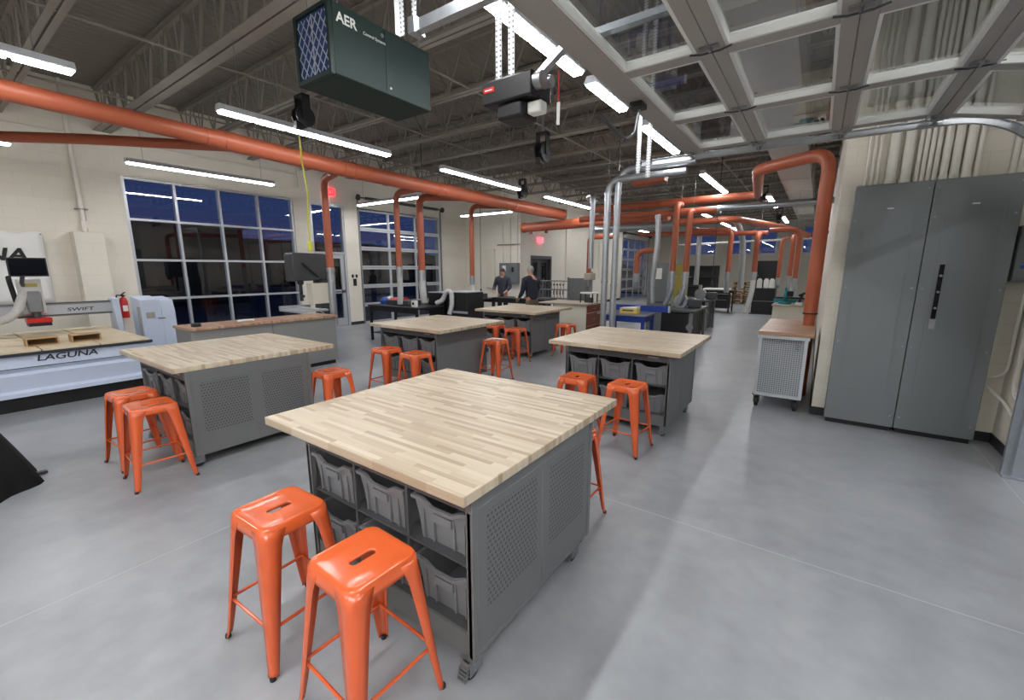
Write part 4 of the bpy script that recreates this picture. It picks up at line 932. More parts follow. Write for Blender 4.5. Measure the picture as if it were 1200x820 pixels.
# banner
o = thing('wall_banner', 'white hanging banner with black letters on the cream wall behind the router', 'banner', (XL + .02, .6, 1.1))
mb = MB(); ny, nz = 24, 10; random.seed(5)
v = []; f = []
for i in range(ny + 1):
    for j in range(nz + 1):
        y = -1.3 + 2.33 * i / ny; z = 1.30 * j / nz; v.append((.012 + .012 * math.sin(i * .9 + j * .35) * (.4 + .6 * (1 - j / nz)), y, z - (.03 * math.sin(i * 1.3) if j == nz else 0)))
for i in range(ny):
    for j in range(nz): a = i * (nz + 1) + j; f.append((a, a + nz + 1, a + nz + 2, a + 1))
mb.add(v, f).build('cloth', 'paper', o, solid=.003)
text('lettering', 'LAGUNA', .30, 'black', o, (.032, -.70, .80), FX, bold=.008, sx=1.22, shear=.2, depth=.002)
MB().box(.028, .033, .62, 1.0, .755, .775).build('underline', 'bronze_print', o)
for y in (-1.28, 1.01): MB().cyl((-.019, y, 1.27), (.03, y, 1.27), .012, 10).build('grommet', 'steel', o)
o = thing('conduit', 'cream conduit with junction fitting above the boxed out pilaster', 'pipe', (XL + .06, 2.22, 2.45), group=None)
MB().cyl((0, 0, .16), (0, 0, 2.74), .035, 14).build('pipe', 'pipe_cream', o); MB().cyl((0, 0, 0), (0, 0, .1), .045, 14).box(-.04, .04, -.04, .04, .08, .2).build('fitting', 'pipe_cream', o); MB().box(-.05, .04, -.09, .09, .42, .44).build('strap', 'steel', o)

# ================================================================ STORAGE BENCH
o = thing('storage_bench', 'long low grey cabinet with butcher block top below the gridded window', 'cabinet', (-7.56, 3.42, 0))
MB().box(-.30, .30, -1.14, 1.14, .07, .865).build('body', 'shop_grey', o, bevel=.004); MB().box(-.25, .27, -1.1, 1.1, 0, .07).build('plinth', 'black', o)
MB().box(-.33, .33, -1.16, 1.17, .866, .905).build('countertop', 'beech', o, bevel=.004); MB().box(.30, .304, -.003, .003, .1, .85).build('seam', 'bench_dark', o)
MB().cbox(.305, -.75, .78, .01, .03, .02).build('lock', 'steel', o)
ob = MB().lathe([(0, 0), (.06, 0), (.065, .03), (.05, .05), (.02, .05)], 16, Matrix.Translation((-7.45, 2.42, .9055))).build('puck_lamp', 'black'); tag(ob, 'small black round object on the left end of the grey storage bench', 'object')
ob = MB().tube([(-7.5, 3.0, .925), (-7.47, 3.08, .93), (-7.52, 3.13, .925), (-7.44, 3.2, .93), (-7.5, 3.24, .925)], .018, 8).build('crumpled_rag', 'white_enamel'); tag(ob, 'small pale crumpled rag on the grey storage bench', 'rag')

# ================================================================ BAND SAW
o = thing('band_saw', 'dark grey band saw with big square wheel housing behind the storage bench', 'band saw', (-8.55, 4.85, 0))
MB().box(-.22, .22, -.12, .38, 0, .62).build('base', 'dark_steel', o, bevel=.02)
MB().prism([(-.40, 1.50), (.30, 1.52), (.33, 1.60), (.33, 2.02), (.30, 2.05), (-.37, 2.06), (-.40, 2.02)], -.16, .16, 'X').build('upper_wheel_housing', 'dark_steel', o, bevel=.02)
MB().prism([(-.50, .15), (.33, .15), (.33, .80), (-.50, .80)], -.16, .16, 'X').build('lower_wheel_housing', 'dark_steel', o, bevel=.02)
MB().box(-.14, .12, .16, .36, .62, 1.55).build('column', 'dark_steel', o, bevel=.01)
MB().box(-.30, .42, -.52, .12, .90, .935).build('table', 'alu', o, bevel=.005); MB().box(-.30, -.24, -.52, .12, .935, 1.0).build('fence', 'alu', o)
MB().box(.16, .36, -.16, .24, 1.05, 1.46).build('motor_box', 'cream', o, bevel=.01)
MB().box(-.02, .03, -.22, -.17, 1.1, 1.52).cyl((.0, -.2, 1.2), (.1, -.2, 1.2), .03, 12).build('blade_guide', 'dark_steel', o)
MB().cyl((.17, -.3, 1.48), (.24, -.3, 1.48), .05, 16).cyl((.17, .12, 1.52), (.22, .12, 1.52), .035, 16).build('tension_knob', 'black', o)
MB().bar((.175, -.22, 1.86), (.19, .1, 1.58), .03, .02).build('tension_lever', 'black', o)
MB().bar((.36, -.5, 1.02), (.36, .12, .93), .04, .02).bar((.36, -.15, .98), (.36, .05, .85), .03, .02).build('outfeed_arm', 'white_enamel', o)

# ================================================================ BLACK BENCH WITH SMALL MACHINES (before left overhead door)
def black_table(lab, x0, x1, y0, y1, zt, loc_z=0, top='black', legm='black', solid=None):
    o = thing('work_table', lab, 'table', ((x0 + x1) / 2, (y0 + y1) / 2, 0))
    W, D = (x1 - x0) / 2, (y1 - y0) / 2
    MB().box(-W, W, -D, D, zt - .04, zt).build('tabletop', top, o, bevel=.004)
    for sx in (-1, 1):
        for sy in (-1, 1): MB().cbox(sx * (W - .05), sy * (D - .05), (zt - .04) / 2, .05, .05, zt - .04).build('leg', legm, o)
    MB().box(-W + .05, W - .05, -D + .04, -D + .06, zt - .14, zt - .04).build('apron', legm, o); MB().box(-W + .05, W - .05, D - .06, D - .04, zt - .14, zt - .04).build('apron', legm, o)
    MB().box(-W + .06, W - .06, -D + .06, D - .06, .18, .2).build('lower_shelf', legm, o)
    return o
black_table('black table with a red machine on it before the left overhead door', -9.0, -7.25, 6.55, 7.4, .88)
o = thing('planer_box', 'grey benchtop machine with red cover on the black table', 'machine', (-8.25, 7.0, .881))
MB().box(-.35, .45, -.2, .2, .0, .12).build('base', 'dark_steel', o, bevel=.01); MB().prism([(-.2, .0), (.2, .0), (.12, .05), (-.12, .05)], -.25, .05, 'X').add([], []).build('cover', 'red', o).location = (0, 0, .12)
o = thing('blue_bag', 'blue and white plastic bag on the left end of the black table', 'bag', (-8.85, 7.0, .881))
MB().lathe([(.02, 0), (.13, .01), (.15, .08), (.09, .15), (.03, .17)], 14, Matrix.Diagonal((.9, 1.2, 1, 1))).build('bag', 'blue_plastic', o); MB().lathe([(.01, 0), (.08, .01), (.09, .05), (.02, .09)], 12, Matrix.Translation((.08, .06, .10))).build('wrapping', 'paper', o)
for j, (x, y, w_, d, h, lab) in enumerate(((-7.55, 7.75, .5, .6, 1.17, 'black boxy machine cabinet left of the clear hose'), (-6.86, 7.75, .62, .6, 1.20, 'black boxy machine cabinet with pale edge right of the clear hose'))):
    o = thing('machine_cabinet', lab, 'machine', (x, y, 0))
    MB().box(-w_ / 2, w_ / 2, -d / 2, d / 2, .03, h).build('body', 'black', o, bevel=.01); MB().box(-w_ / 2, w_ / 2, -d / 2 - .01, d / 2, h, h + .02).build('top_edge', 'alu', o)
    if j: MB().box(-.2, w_ / 2 + .03, -d / 2 - .03, -d / 2, .72, .77).build('rail', 'alu', o)
    for sx in (-1, 1): MB().cyl((sx * (w_ / 2 - .06), -d / 2 + .05, 0), (sx * (w_ / 2 - .06), -d / 2 + .05, .03), .03, 10).build('foot', 'rubber', o)
o = thing('flex_hose', 'clear ribbed hose looping over the black machine cabinets', 'hose', (-7.2, 7.4, .9))
P = fillet([(-7.40, 7.30, .935), (-7.25, 7.38, 1.0), (-7.15, 7.40, 1.22), (-6.98, 7.41, 1.22), (-6.95, 7.38, .9), (-7.02, 7.36, .7)], .12, 8)
rel(o, MB().tube(P, [.055 * (1.06 if k % 2 else .94) for k in range(len(P))], 12)).build('hose', 'translucent_hose', o)
o = thing('control_box', 'small white switch box with black socket on the black table edge', 'switch', (-7.5, 6.72, .881)); MB().box(-.07, .07, -.04, .04, 0, .15).build('body', 'paper', o, bevel=.006); MB().box(-.03, .03, -.046, -.039, .05, .11).build('socket', 'black', o)
# wall switches
for y, z, lab in ((8.20, 1.33, 'black overhead door push button on the wall left of the overhead door'), (8.13, 1.52, 'small black wall switch above the push button'), (8.27, 1.52, 'second small wall switch, right of the other')):
    o = MB().box(XL, XL + .05, y - (.045 if z < 1.4 else .02), y + (.045 if z < 1.4 else .02), z - (.11 if z < 1.4 else .05), z + (.11 if z < 1.4 else .05)).build('wall_switch', 'black', bevel=.005); tag(o, lab, 'switch')

# ================================================================ PEOPLE'S AREA
black_table('black table in front of the person wearing the dark jacket', -7.7, -5.9, 9.85, 10.5, .93)
black_table('narrow black router table beside the wall jog with blue vise', -8.95, -8.15, 10.0, 10.6, .86)
o = thing('blue_vise', 'blue bench tool below the narrow black table top', 'tool', (-8.5, 10.3, .201)); MB().box(-.16, .2, -.12, .12, 0, .1).build('body', 'blue_plastic', o, bevel=.01); MB().box(-.12, .12, -.06, .06, .1, .3).cyl((-.25, 0, .2), (.25, 0, .2), .02, 8).build('jaw', 'blue_plastic', o)
o = thing('bench_router', 'small dark machine head on the narrow black table', 'machine', (-8.55, 10.3, .861)); MB().box(-.3, .3, .0, .05, 0, .14).build('fence', 'dark_steel', o); MB().cyl((0, -.08, 0), (0, -.08, .16), .05, 14).build('motor', 'black', o)
o = thing('paper_sheets', 'white papers lying on the black table before the people', 'paper', (-6.9, 10.2, .931)); MB().cbox(0, 0, .004, .3, .22, .008, .2).cbox(-.05, .05, .01, .28, .2, .004, -.3).build('sheets', 'paper', o)
o = thing('disconnect_box', 'grey electrical disconnect box with white notice behind the person in blue', 'electrical box', (-9.62, YJ - .14, 1.18))
MB().box(-.42, .42, -.02, .139, 0, .78).build('body', 'cabinet_grey', o, bevel=.01)
MB().box(-.41, .41, -.045, -.02, .01, .77).build('cover', 'cabinet_grey', o, bevel=.006); MB().box(-.26, -.1, -.047, -.044, .48, .68).build('notice', 'paper', o); MB().box(.20, .26, -.09, -.04, .45, .62).build('lever', 'black', o)
for x, z1, lab in ((-9.98, ZW, 'leftmost conduit rising from the grey disconnect box'), (-9.62, ZW, 'middle conduit rising from the grey disconnect box'), (-9.3, ZW, 'rightmost conduit rising from the grey disconnect box')):
    o = MB().cyl((x, YJ - .04, 1.96), (x, YJ - .04, z1 - .001), .025, 10).build('conduit', 'pipe_cream'); tag(o, lab, 'pipe')
o = MB().box(-10.2, -9.2, YJ - .07, YJ - .001, 2.62, 2.66).build('strut_channel', 'steel'); tag(o, 'horizontal steel strut across the conduits over the disconnect box', 'strut')
o = MB().box(-10.75, -10.35, YJ - .1, YJ - .001, 1.0, 2.5).build('wall_raceway', 'cream', bevel=.01); tag(o, 'tall shallow cream box on the wall left of the disconnect box', 'box')

def skin(name, pts, edges, radii, m, parent, sub=2):
    me = bpy.data.meshes.new(name); me.from_pydata(pts, edges, []); me.update(); me.materials.append(MATS[m])
    o = bpy.data.objects.new(name, me); COL.objects.link(o); o.parent = parent
    k = o.modifiers.new('skin', 'SKIN'); sl = me.skin_vertices[0].data if me.skin_vertices else None
    if sl is None:
        bm = bmesh.new(); bm.from_mesh(me); bm.verts.layers.skin.verify(); bm.to_mesh(me); bm.free(); sl = me.skin_vertices[0].data
    for i, r in enumerate(radii): sl[i].radius = (r, r) if not isinstance(r, tuple) else r
    sl[0].use_root = True
    k.use_smooth_shade = True; d = o.modifiers.new('sub', 'SUBSURF'); d.levels = sub; d.render_levels = sub
    return o
def person(label, loc, rz, H, jacket, trousers, hairm, arms, lean=0.0):
    """standing person facing local -Y; arms: two lists elbow, wrist"""
    o = thing('person', label, 'person', loc, rz)
    s = H / 1.78
    def V(x, y, z): return (x * s, (y - lean * max(0, z - 1.0)) * s, z * s)
    base = [V(0, 0, .96), V(0, 0, 1.12), V(0, 0, 1.30), V(0, .0, 1.45), V(0, -.005, 1.53), V(0, -.02, 1.62), V(0, -.02, 1.72)]
    rad = [(.15, .11), (.145, .105), (.17, .115), (.14, .09), (.055, .055), (.078, .092), (.065, .08)]
    edges = [(i, i + 1) for i in range(6)]
    for sx, arm in ((-1, arms[0]), (1, arms[1])):
        n = len(base); el, wr = arm
        base += [V(sx * .19, 0, 1.43), V(*el), V(*wr)]; rad += [.062, .045, .03]; edges += [(3, n), (n, n + 1), (n + 1, n + 2)]
        d = (Vector(V(*wr)) - Vector(V(*el))).normalized(); side = d.cross(Vector((0, 0, 1))).normalized()
        p = Vector(V(*wr)) + d * .05 * s; base.append(tuple(p)); rad.append((.035, .02)); edges.append((n + 2, n + 3)); pi = n + 3
        for q, (sp_, ln) in enumerate(((-.032, .075), (-.011, .088), (.011, .083), (.032, .065))):
            a = p + side * sp_ * s + d * .04 * s; b = a + d * ln * .5 * s; c = b + (d * .7 + Vector((0, 0, -.6))).normalized() * ln * .5 * s
            m0 = len(base); base += [tuple(a), tuple(b), tuple(c)]; rad += [.010, .009, .008]; edges += [(pi, m0), (m0, m0 + 1), (m0 + 1, m0 + 2)]
        a = p - side * .03 * sx * s - d * .01 * s; b = a - side * .03 * sx * s + d * .03 * s; c = b + d * .03 * s
        m0 = len(base); base += [tuple(b), tuple(c)]; rad += [.011, .009]; edges += [(n + 2, m0), (m0, m0 + 1)]
    for sx in (-1, 1):
        n = len(base); base += [V(sx * .10, 0, .90), V(sx * .105, -.01, .50), V(sx * .11, .02, .09), V(sx * .12, -.10, .035)]; rad += [.085, .058, .042, (.04, .03)]
        edges += [(0, n), (n, n + 1), (n + 1, n + 2), (n + 2, n + 3)]
    skin('body', base, edges, [r if isinstance(r, tuple) else (r, r) for r in rad], 'skin', o)
    hd = V(0, -.02, 1.67)
    # face
    MB().add([(0, 0, 0)], []).v
    f = MB(); f.lathe([(.004, -.02), (.014, -.012), (.012, .01), (.005, .028)], 10, Matrix.Translation((hd[0], hd[1] - .098 * s, hd[2] - .005))); f.build('nose', 'skin', o)
    for sx in (-1, 1):
        MB().lathe([(.006, -.02), (.016, -.01), (.018, .012), (.008, .026)], 10, Matrix.Translation((hd[0] + sx * .08 * s, hd[1], hd[2]))).build('ear', 'skin', o)
        MB().cbox(hd[0] + sx * .03 * s, hd[1] - .088 * s, hd[2] + .015, .022, .01, .01).build('eye', 'black', o)
    MB().cbox(hd[0], hd[1] - .087 * s, hd[2] - .05, .045, .008, .008).build('mouth', 'bronze_print', o)
    hp = []
    for k in range(9):
        a = k / 8 * PI / 2; hp.append((max(.003, .092 * math.cos(a)) * s, .098 * math.sin(a) * s))
    hm = MB(); hm.lathe([(.085 * s, -.045 * s)] + hp, 20, Matrix.Translation((hd[0], hd[1] + .012, hd[2] + .02)) @ Matrix.Rotation(R(-14), 4, 'X') @ Matrix.Diagonal((.96, 1.12, 1, 1))); hm.build('hair', hairm, o)
    # jacket: own skinned shell over torso and arms
    b2 = [V(0, 0, .84), V(0, 0, 1.12), V(0, 0, 1.30), V(0, 0, 1.44), V(0, 0, 1.56)]; r2 = [(.185, .14), (.18, .135), (.20, .14), (.17, .12), (.082, .08)]; e2 = [(0, 1), (1, 2), (2, 3), (3, 4)]
    for sx, arm in ((-1, arms[0]), (1, arms[1])):
        n = len(b2); el, wr = arm; b2 += [V(sx * .20, 0, 1.42), V(*el), V(*wr)]; r2 += [(.085, .085), (.065, .065), (.048, .048)]; e2 += [(3, n), (n, n + 1), (n + 1, n + 2)]
    skin('jacket', b2, e2, r2, jacket, o)
    b3 = [V(0, 0, .98), V(0, 0, .90)]; r3 = [(.155, .125), (.16, .13)]; e3 = [(0, 1)]
    for sx in (-1, 1):
        n = len(b3); b3 += [V(sx * .10, 0, .84), V(sx * .105, -.01, .50), V(sx * .11, .02, .12)]; r3 += [(.10, .10), (.078, .078), (.068, .068)]; e3 += [(1, n), (n, n + 1), (n + 1, n + 2)]
    skin('trousers', b3, e3, r3, trousers, o)
    for sx in (-1, 1):
        MB().prism([(-.05, 0), (.05, 0), (.05, .05), (.04, .09), (-.04, .09), (-.05, .05)], -.13, .09, 'Y').build('shoe', 'black', o, bevel=.015).location = V(sx * .115, -.03, 0)
    return o
person('person in dark blue jacket standing behind the table beside the disconnect box', (-8.52, 11.5, 0), R(20), 1.76, 'slate_cloth', 'navy_cloth', 'brown_hair', (((-.28, -.05, 1.15), (-.22, -.25, 1.05)), ((.28, -.05, 1.15), (.20, -.25, 1.05))))
person('person with grey hair in black jacket reaching over the black table', (-6.05, 9.45, 0), R(-115), 1.82, 'navy_cloth', 'khaki_cloth', 'grey_hair', (((-.27, -.12, 1.18), (-.16, -.42, 1.02)), ((.27, .0, 1.15), (.26, -.2, .98))), lean=.12)

# clamp rack, mesh guard, counter, sander
o = thing('clamp_rack', 'silver wire rack of metal clamps behind the second person', 'rack', (-6.2, 10.95, .0))
for x in (-.55, .5):
    for y in (-.18, .18): MB().cyl((x, y, 0), (x, y, 1.42), .016, 8).build('post', 'steel', o)
for z in (.9, 1.15, 1.40):
    mb = MB(); [mb.cyl((-.55, y, z), (.5, y, z), .01, 6) for y in (-.18, -.06, .06, .18)]; [mb.cyl((x / 10 - .55, -.18, z), (x / 10 - .55, .18, z), .006, 6) for x in range(11)]; mb.build('shelf', 'steel', o)
for k in range(9):
    c = thing('bar_clamp', '%s steel bar clamp hanging on the silver rack' % ORD[k], 'clamp', (-6.62 + k * .1, 10.74, .92), group='clamps on the silver rack')
    MB().box(-.008, .008, -.004, .004, 0, .42 + .03 * (k % 3)).build('bar', 'steel', c); MB().box(-.014, .014, -.05, .004, .36, .40).build('jaw', 'dark_steel', c); MB().cyl((0, -.04, .1), (0, -.04, .22), .012, 8).build('handle', 'black' if k % 2 else 'dark_steel', c)
o = thing('counter', 'cream ended counter with brown drawer front left of the blue table', 'counter', (-4.95, 9.75, 0))
MB().box(-.40, .50, -.40, .45, .0, .885).build('body', 'cream', o, bevel=.004); MB().box(-.80, .55, -.46, .5, .886, .92).build('countertop', 'laminate', o, bevel=.004)
for z0, z1 in ((.70, .87), (.38, .68), (.08, .36)):
    d = MB().box(.501, .519, -.37, .43, z0, z1).build('drawer', 'brown_wood', o, bevel=.004); MB().box(.52, .54, -.07, .09, (z0 + z1) / 2 - .006, (z0 + z1) / 2 + .006).build('pull', 'steel', d)
o = thing('mesh_guard', 'grey perforated sheet guard standing on the counter end', 'guard', (-5.2, 10.4, .0)); MB().box(-.30, .35, -.01, .01, .0, 1.5).build('sheet', 'galv_dark', o); MB().box(-.32, -.28, -.02, .02, 0, 1.52).build('frame', 'steel', o)
o = thing('spindle_sander', 'benchtop drilling machine with round white table on a black frame', 'machine', (-4.62, 9.85, .921))
for sx in (-.16, .16):
    for sy in (-.14, .14): MB().cbox(sx, sy, .11, .025, .025, .22).build('leg', 'black', o)
MB().cyl((0, 0, .22), (0, 0, .25), .22, 24).build('table', 'white_enamel', o); MB().cyl((0, .1, .25), (0, .1, .75), .035, 14).build('column', 'steel', o); MB().box(-.10, .10, -.12, .14, .55, .72).build('head', 'laminate', o, bevel=.02); MB().cyl((0, -.04, .40), (0, -.04, .55), .03, 12).build('chuck', 'steel', o)
MB().box(-.1, .1, -.08, .08, .0, .12).build('motor', 'dark_steel', o, bevel=.02)
# cyclone / separator below twin pipes
o = thing('dust_collector', 'small galvanised dust separator under the twin metal pipes', 'machine', (-3.05, 7.32, 0))
MB().box(-.18, .18, -.12, .12, 0, .30).build('base', 'galv', o)
# ---- blue table
o = thing('steel_table', 'blue framed table with grey steel top between the twin pipes and black cabinets', 'table', (-2.98, 8.15, 0))
MB().prism([(-.50, -.36), (.46, -.30), (.46, .40), (-.50, .50)], .87, .90, 'Z').build('tabletop', 'steel', o, bevel=.003)
for x, y in ((-.42, -.26), (.38, -.22), (-.42, .4), (.38, .32)): MB().cbox(x, y, .435, .06, .06, .87).build('leg', 'blue_steel', o)
MB().box(-.42, .38, -.27, -.23, .75, .87).build('apron', 'blue_steel', o); MB().box(-.42, .38, .34, .38, .75, .87).build('apron', 'blue_steel', o); MB().box(.36, .40, -.2, .3, .75, .87).build('apron', 'blue_steel', o)
MB().box(-.44, .66, .40, .45, .905, 1.02).build('fence', 'blue_steel', o); MB().box(.66, .69, .39, .46, .90, 1.03).build('fence_end', 'alu', o); MB().box(-.40, .36, -.2, .3, .25, .27).build('shelf', 'blue_steel', o)
o = thing('cardboard_box', 'yellow printed box standing on the blue framed table', 'box', (-2.93, 8.12, .901)); MB().box(-.17, .17, -.09, .09, 0, .10).build('carton', 'yellow_box', o, bevel=.002); MB().prism([(-.17, .10), (.17, .10), (.17, .135)], -.09, .09, 'Y').build('lid_flap', 'paper', o); MB().box(-.12, .10, -.0915, -.09, .04, .07).build('label_band', 'bench_dark', o)
for j, (x, lab) in enumerate(((-.28, 'leftmost pale bucket under the blue framed table'), (.0, 'middle pale bucket under the blue framed table'), (.22, 'rightmost pale bucket under the blue framed table'))):
    o = thing('bucket', lab, 'bucket', (-2.98 + x, 8.1, .271), group='buckets under the blue table'); MB().lathe([(.07, 0), (.085, .2), (.09, .2), (.09, .22), (.08, .22), (.065, .01)], 16).build('pail', 'paper', o); MB().tube([(-.09, 0, .2), (-.05, 0, .27), (.05, 0, .27), (.09, 0, .2)], .004, 6).build('handle', 'steel', o)
# ---- grey cabinet with papers
o = thing('metal_cabinet', 'grey upright metal cabinet with white papers behind the blue table', 'cabinet', (-3.44, 11.75, 0))
MB().box(-.26, .26, -.25, .25, .05, 1.90).build('body', 'cabinet_grey', o, bevel=.006); d = MB().box(-.25, .25, -.268, -.25, .08, 1.88).build('door', 'cabinet_grey', o, bevel=.004)
MB().box(-.12, .10, -.271, -.268, 1.48, 1.76).build('paper_notice', 'paper', d); MB().box(-.20, -.16, -.285, -.268, 1.25, 1.33).build('handle', 'black', d)
for k in range(6): MB().box(-.15 + k * .055, -.11 + k * .055, -.2695, -.268, .85, .90).build('vent', 'dark_print', d)
MB().box(-.2, .2, -.22, .22, 0, .05).build('plinth', 'black', o)
o = thing('olive_panel', 'tall olive yellow sheet leaning behind the right orange drop ducts', 'panel', (-3.3, 13.3, 0)); MB().box(-.2, .2, -.03, .03, 0, 1.88).build('sheet', 'olive', o); MB().box(-.22, .22, -.05, .05, 0, .08).build('base', 'dark_steel', o)
# ---- black machine cabinets with tops and discs
def machine(lab, x0, x1, y0, y1, zt, wheel=True):
    o = thing('machine_stand', lab, 'machine', ((x0 + x1) / 2, (y0 + y1) / 2, 0)); W, D = (x1 - x0) / 2, (y1 - y0) / 2
    MB().box(-W, W * .72, -D, D, .02, zt - .07).build('cabinet', 'black', o, bevel=.01); MB().box(-W - .04, W + .04, -D - .05, D + .05, zt - .05, zt).build('tabletop', 'dark_steel', o, bevel=.006)
    for y in (-D + .04, D - .04): MB().cbox(W - .03, y, (zt - .05) / 2, .06, .06, zt - .05).build('leg', 'steel', o)
    MB().cyl((W - .03, -D, zt * .6), (W - .03, -D - .06, zt * .6), .07, 16).build('handwheel', 'steel', o)
    if wheel:
        MB().lathe([(.03, -.05), (.15, -.05), (.16, -.03), (.16, .03), (.15, .05), (.03, .05)], 24, Matrix.Translation((-W + .22, 0, zt + .14)), 'Y').build('disc_guard', 'galv', o)
        MB().box(-W + .38, -W + .66, -.09, .09, zt, zt + .2).build('motor', 'dark_steel', o, bevel=.03); MB().cyl((-W + .2, 0, zt), (-W + .2, 0, zt + .4), .05, 14).build('outlet', 'galv', o)
    return o
machine('near black machine cabinet with steel top and disc guard, right of the blue table', -2.72, -2.08, 9.5, 10.9, .88)
machine('second black machine cabinet with round guard, behind the near one', -2.98, -2.44, 12.9, 14.0, .88)
o = black_table('far black shop table with white papers before the back wall', -3.85, -2.75, 18.8, 19.8, .9)
o = thing('paper_roll', 'white sheet material on the far black table', 'paper', (-3.3, 19.2, .901)); MB().box(-.5, .45, -.3, .3, 0, .06).build('sheet', 'paper', o)
o = thing('storage_box', 'black box cabinet under the far table', 'cabinet', (-3.3, 19.3, .201)); MB().box(-.45, .45, -.35, .35, 0, .5).build('body', 'black', o, bevel=.01); MB().box(-.4, .4, -.36, -.35, .3, .32).build('handle', 'steel', o)
o = thing('shelving_unit', 'black open shelving left of the far black table', 'shelf', (-5.0, 24, 0)); 
for x in (-.8, .8):
    for y in (-.3, .3): MB().cbox(x, y, .95, .05, .05, 1.9).build('post', 'black', o)
for z in (.3, .8, 1.3, 1.85): MB().box(-.8, .8, -.3, .3, z, z + .04).build('shelf', 'black', o)
MB().box(-.78, .78, .26, .28, .3, 1.85).build('back_panel', 'black', o)
for k in range(9):
    o = thing('wooden_pallet', '%s pallet from the floor in the far stack' % ORD[k], 'pallet', (-3.05 + .02 * (k % 3), 24.6, .12 * k), group='stack of pallets'); m = 'pallet' if k % 2 else 'pallet_dark'
    MB().box(-.45, .45, -.4, .4, .085, .115).build('deck', m, o)
    for x in (-.41, 0, .41): MB().box(x - .04, x + .04, -.4, .4, .0, .085).build('block', m, o)
o = thing('tool_cabinet', 'tall black tool cabinet with dark board in the far right aisle', 'cabinet', (-1.68, 19.5, 0))
MB().box(-.36, .40, -.35, .35, .03, .98).build('lower_cabinet', 'black', o, bevel=.01); MB().box(-.40, .35, .25, .3, .98, 2.05).build('back_board', 'black', o); MB().box(-.42, .45, -.4, .4, .0, .03).build('base', 'dark_steel', o)
MB().box(-.42, -.37, -.35, .3, .98, 1.9).build('side_post', 'dark_steel', o); MB().box(-.36, .4, -.36, -.35, .5, .52).build('drawer_gap', 'steel', o); MB().box(-.42, .44, -.38, .36, .98, 1.01).build('worktop', 'dark_steel', o)
for j, (x, lab) in enumerate(((-.17, 'left white container on the tall black tool cabinet'), (.06, 'middle white container on the tall black tool cabinet'), (.25, 'right white container on the tall black tool cabinet'))):
    o = thing('container', lab, 'container', (-1.68 + x, 19.35, 1.011), group='white containers'); MB().prism([(-.09, 0), (.09, 0), (.08, .30), (.03, .36), (-.05, .36), (-.09, .28)], -.08, .08, 'Y').build('body', 'paper', o, bevel=.01); MB().cyl((-.01, 0, .36), (-.01, 0, .39), .025, 10).build('cap', 'dark_steel', o)
o = thing('supply_cabinet', 'cream cabinet with grey top by the big riser duct, tools on it', 'cabinet', (-.42, 12.9, 0))
MB().box(-.42, .42, -.6, .6, .0, .85).build('body', 'cream', o, bevel=.004); MB().box(-.45, .46, -.63, .63, .851, .88).build('countertop', 'laminate', o, bevel=.004); MB().box(-.425, -.42, -.01, .01, .05, .8).build('seam', 'bench_dark', o)
o = thing('miter_saw', 'teal and black power saw on the cream cabinet', 'power tool', (-.62, 12.7, .881))
MB().cyl((0, 0, 0), (0, 0, .05), .14, 20).box(-.25, .25, .05, .09, .03, .12).build('base', 'teal', o); MB().lathe([(.02, -.03), (.13, -.03), (.13, .03), (.02, .03)], 20, Matrix.Translation((0, 0, .22)), 'X').build('blade_guard', 'teal', o); MB().tube(fillet([(0, .1, .1), (0, .12, .35), (0, -.1, .38)], .1), .03, 8).build('arm', 'teal', o); MB().box(.03, .16, -.05, .08, .18, .32).build('motor', 'black', o, bevel=.02)
for j, (x, y, lab) in enumerate(((-.32, 12.55, 'small black and white sander on the cream cabinet'), (-.15, 12.7, 'black cordless tool right on the cream cabinet'))):
    o = thing('hand_tool', lab, 'power tool', (x, y, .881)); MB().box(-.07, .07, -.1, .1, 0, .06).build('base', 'paper' if j == 0 else 'black', o, bevel=.01); MB().bar((0, 0, .06), (.05, 0, .24), .07, .06).build('body', 'black', o); MB().bar((-.02, 0, .22), (.13, 0, .3), .06, .05).build('handle', 'black', o)
# ---- pegboard cart
o = thing('tool_cart', 'perforated steel rolling cart with butcher block top beside the white wall', 'cart', (-.27, 6.95, 0))
MB().box(-.27, .31, -.85, .85, .94, .985).build('worktop', 'beech', o, bevel=.006)
p = MB().box(-.235, .235, -.006, .006, .19, .90).build('perforated_panel', 'perf_cart', o); p.location = (0, -.80, 0)
p = MB().box(-.006, .006, -.79, .79, .19, .90).build('perforated_panel', 'perf_cart_side', o); p.location = (-.235, 0, 0)
p = MB().box(-.006, .006, -.79, .79, .19, .90).build('perforated_panel', 'perf_cart_side', o); p.location = (.235, 0, 0)
for x in (-.24, .24):
    for y in (-.80, .80): MB().cbox(x, y, .55, .035, .035, .76).build('post', 'alu', o)
MB().box(-.25, .25, -.82, .82, .165, .19).build('bottom_shelf', 'alu', o); MB().box(-.27, .27, -.83, .83, .90, .94).build('top_frame', 'alu', o)
MB().cyl((-.2, -.84, .88), (.2, -.84, .88), .008, 8).build('towel_bar', 'steel', o)
MB().cbox(-.0, -.812, .18, .5, .04, .03).build('lower_bracket', 'alu', o)
mb = MB()
for z, r in ((.86, .028), (.80, .022)): mb.tube([(.17 + r * math.cos(t / 12 * 2 * PI), -.815, z + r * math.sin(t / 12 * 2 * PI)) for t in range(13)], .004, 6)
mb.build('hook_ring', 'steel', o)
for x in (-.22, .20):
    for y in (-.76, .74):
        c = MB().cbox(x, y, .158, .10, .11, .012).box(x - .032, x - .025, y - .04, y + .05, .05, .153).box(x + .025, x + .032, y - .04, y + .05, .05, .153).build('caster', 'black', o)
        MB().lathe([(.02, -.02), (.061, -.02), (.065, -.012), (.065, .012), (.061, .02), (.02, .02)], 24, Matrix.Translation((x, y + .01, .065)), 'X').build('wheel', 'rubber', c)
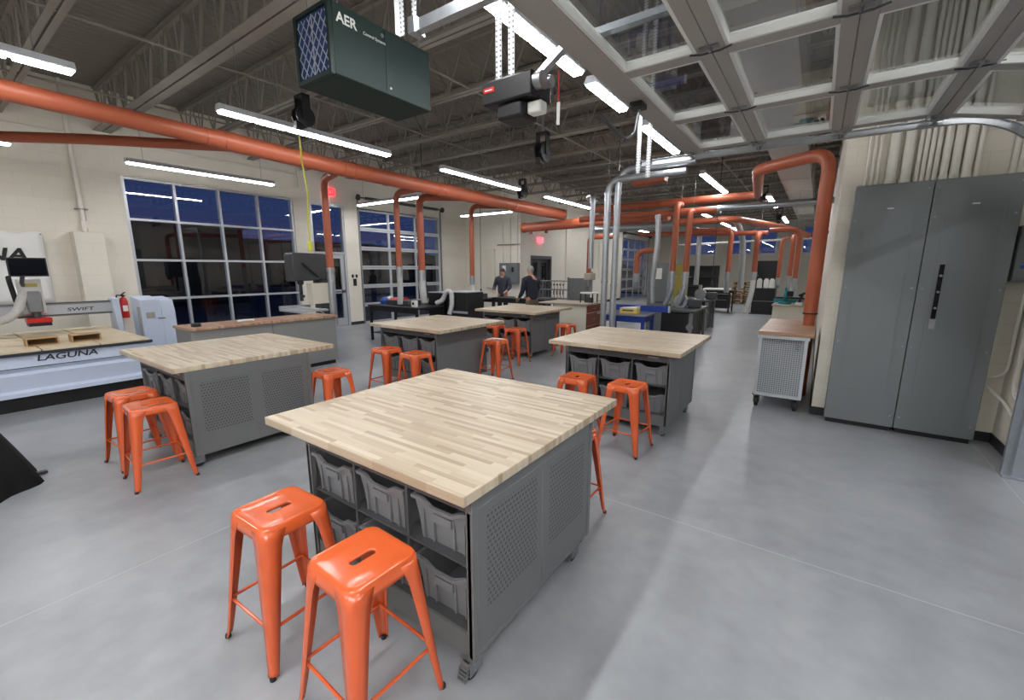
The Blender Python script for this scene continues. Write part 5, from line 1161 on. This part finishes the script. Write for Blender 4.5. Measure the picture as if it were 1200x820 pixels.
# ---- black cloth at the left edge
o = thing('draped_stand', 'black cloth draped stand cut off by the left edge', 'cloth', (-5.30, -.02, 0))
v = []; f = []; n = 48; lev = [(.0, .46), (.25, .37), (.5, .27), (.75, .17), (1.0, .09), (1.12, .05)]
for z, r in lev:
    for k in range(n):
        a = 2 * PI * k / n; q = r * (1 + .08 * math.sin(a * 7) * (1 - z / 1.3)); v.append((q * math.cos(a), q * math.sin(a), z + .001))
for i in range(len(lev) - 1): f += [(i * n + k, i * n + (k + 1) % n, (i + 1) * n + (k + 1) % n, (i + 1) * n + k) for k in range(n)]
f += [tuple((len(lev) - 1) * n + k for k in range(n))]
MB().add(v, f).build('drape', 'black_cloth', o, solid=.004); MB().cyl((0, 0, 0), (0, 0, 1.3), .02, 10).build('pole', 'dark_steel', o)
MB().bar((.0, .30, .03), (-.02, .50, .012), .05, .02).build('stand_foot', 'dark_steel', o)

# ---- thin drops and wall runs
for x, y, z0, lab in ((-8.35, 7.9, 1.25, 'thin black power cord hanging before the left overhead door'), (-8.3, 10.1, 1.02, 'thin black power cord hanging over the narrow black table'), (-3.6, 8.9, 1.1, 'thin black power cord hanging left of the blue framed table'), (-2.25, 12.2, 1.3, 'thin black power cord hanging behind the near black machine cabinet')):
    o = thing('power_cord', lab, 'cord', (x, y, z0)); MB().cyl((0, 0, .1), (0, 0, 5.19 - z0), .008, 8).build('cord', 'black', o); MB().lathe([(.015, 0), (.03, .02), (.03, .1), (.012, .14)], 12).build('connector', 'black', o)
for pts, lab in (([(XL + .04, -3, 4.25), (XL + .04, 6.6, 4.25)], 'long horizontal conduit high on the cream wall above the gridded window'), ([(XL + .04, 6.65, 5.19), (XL + .04, 6.65, 3.9)], 'short vertical conduit between the gridded window and the entrance door'), ([(XJ + .04, 17.0, 5.19), (XJ + .04, 17.0, 1.3)], 'vertical conduit on the wall past the dark steel door'), ([(XJ + .04, 20.5, 5.19), (XJ + .04, 20.5, 1.3)], 'vertical conduit on the wall left of the far overhead door'), ([(-3.0, YF - .04, 5.19), (-3.0, YF - .04, 1.2)], 'vertical conduit on the back wall between the blue windows'), ([(-5.1, YF - .04, 5.19), (-5.1, YF - .04, 1.2)], 'vertical conduit on the back wall right of the widest blue window')):
    o = MB().cyl(pts[0], pts[1], .02, 8).build('conduit', 'pipe_cream'); tag(o, lab, 'pipe')
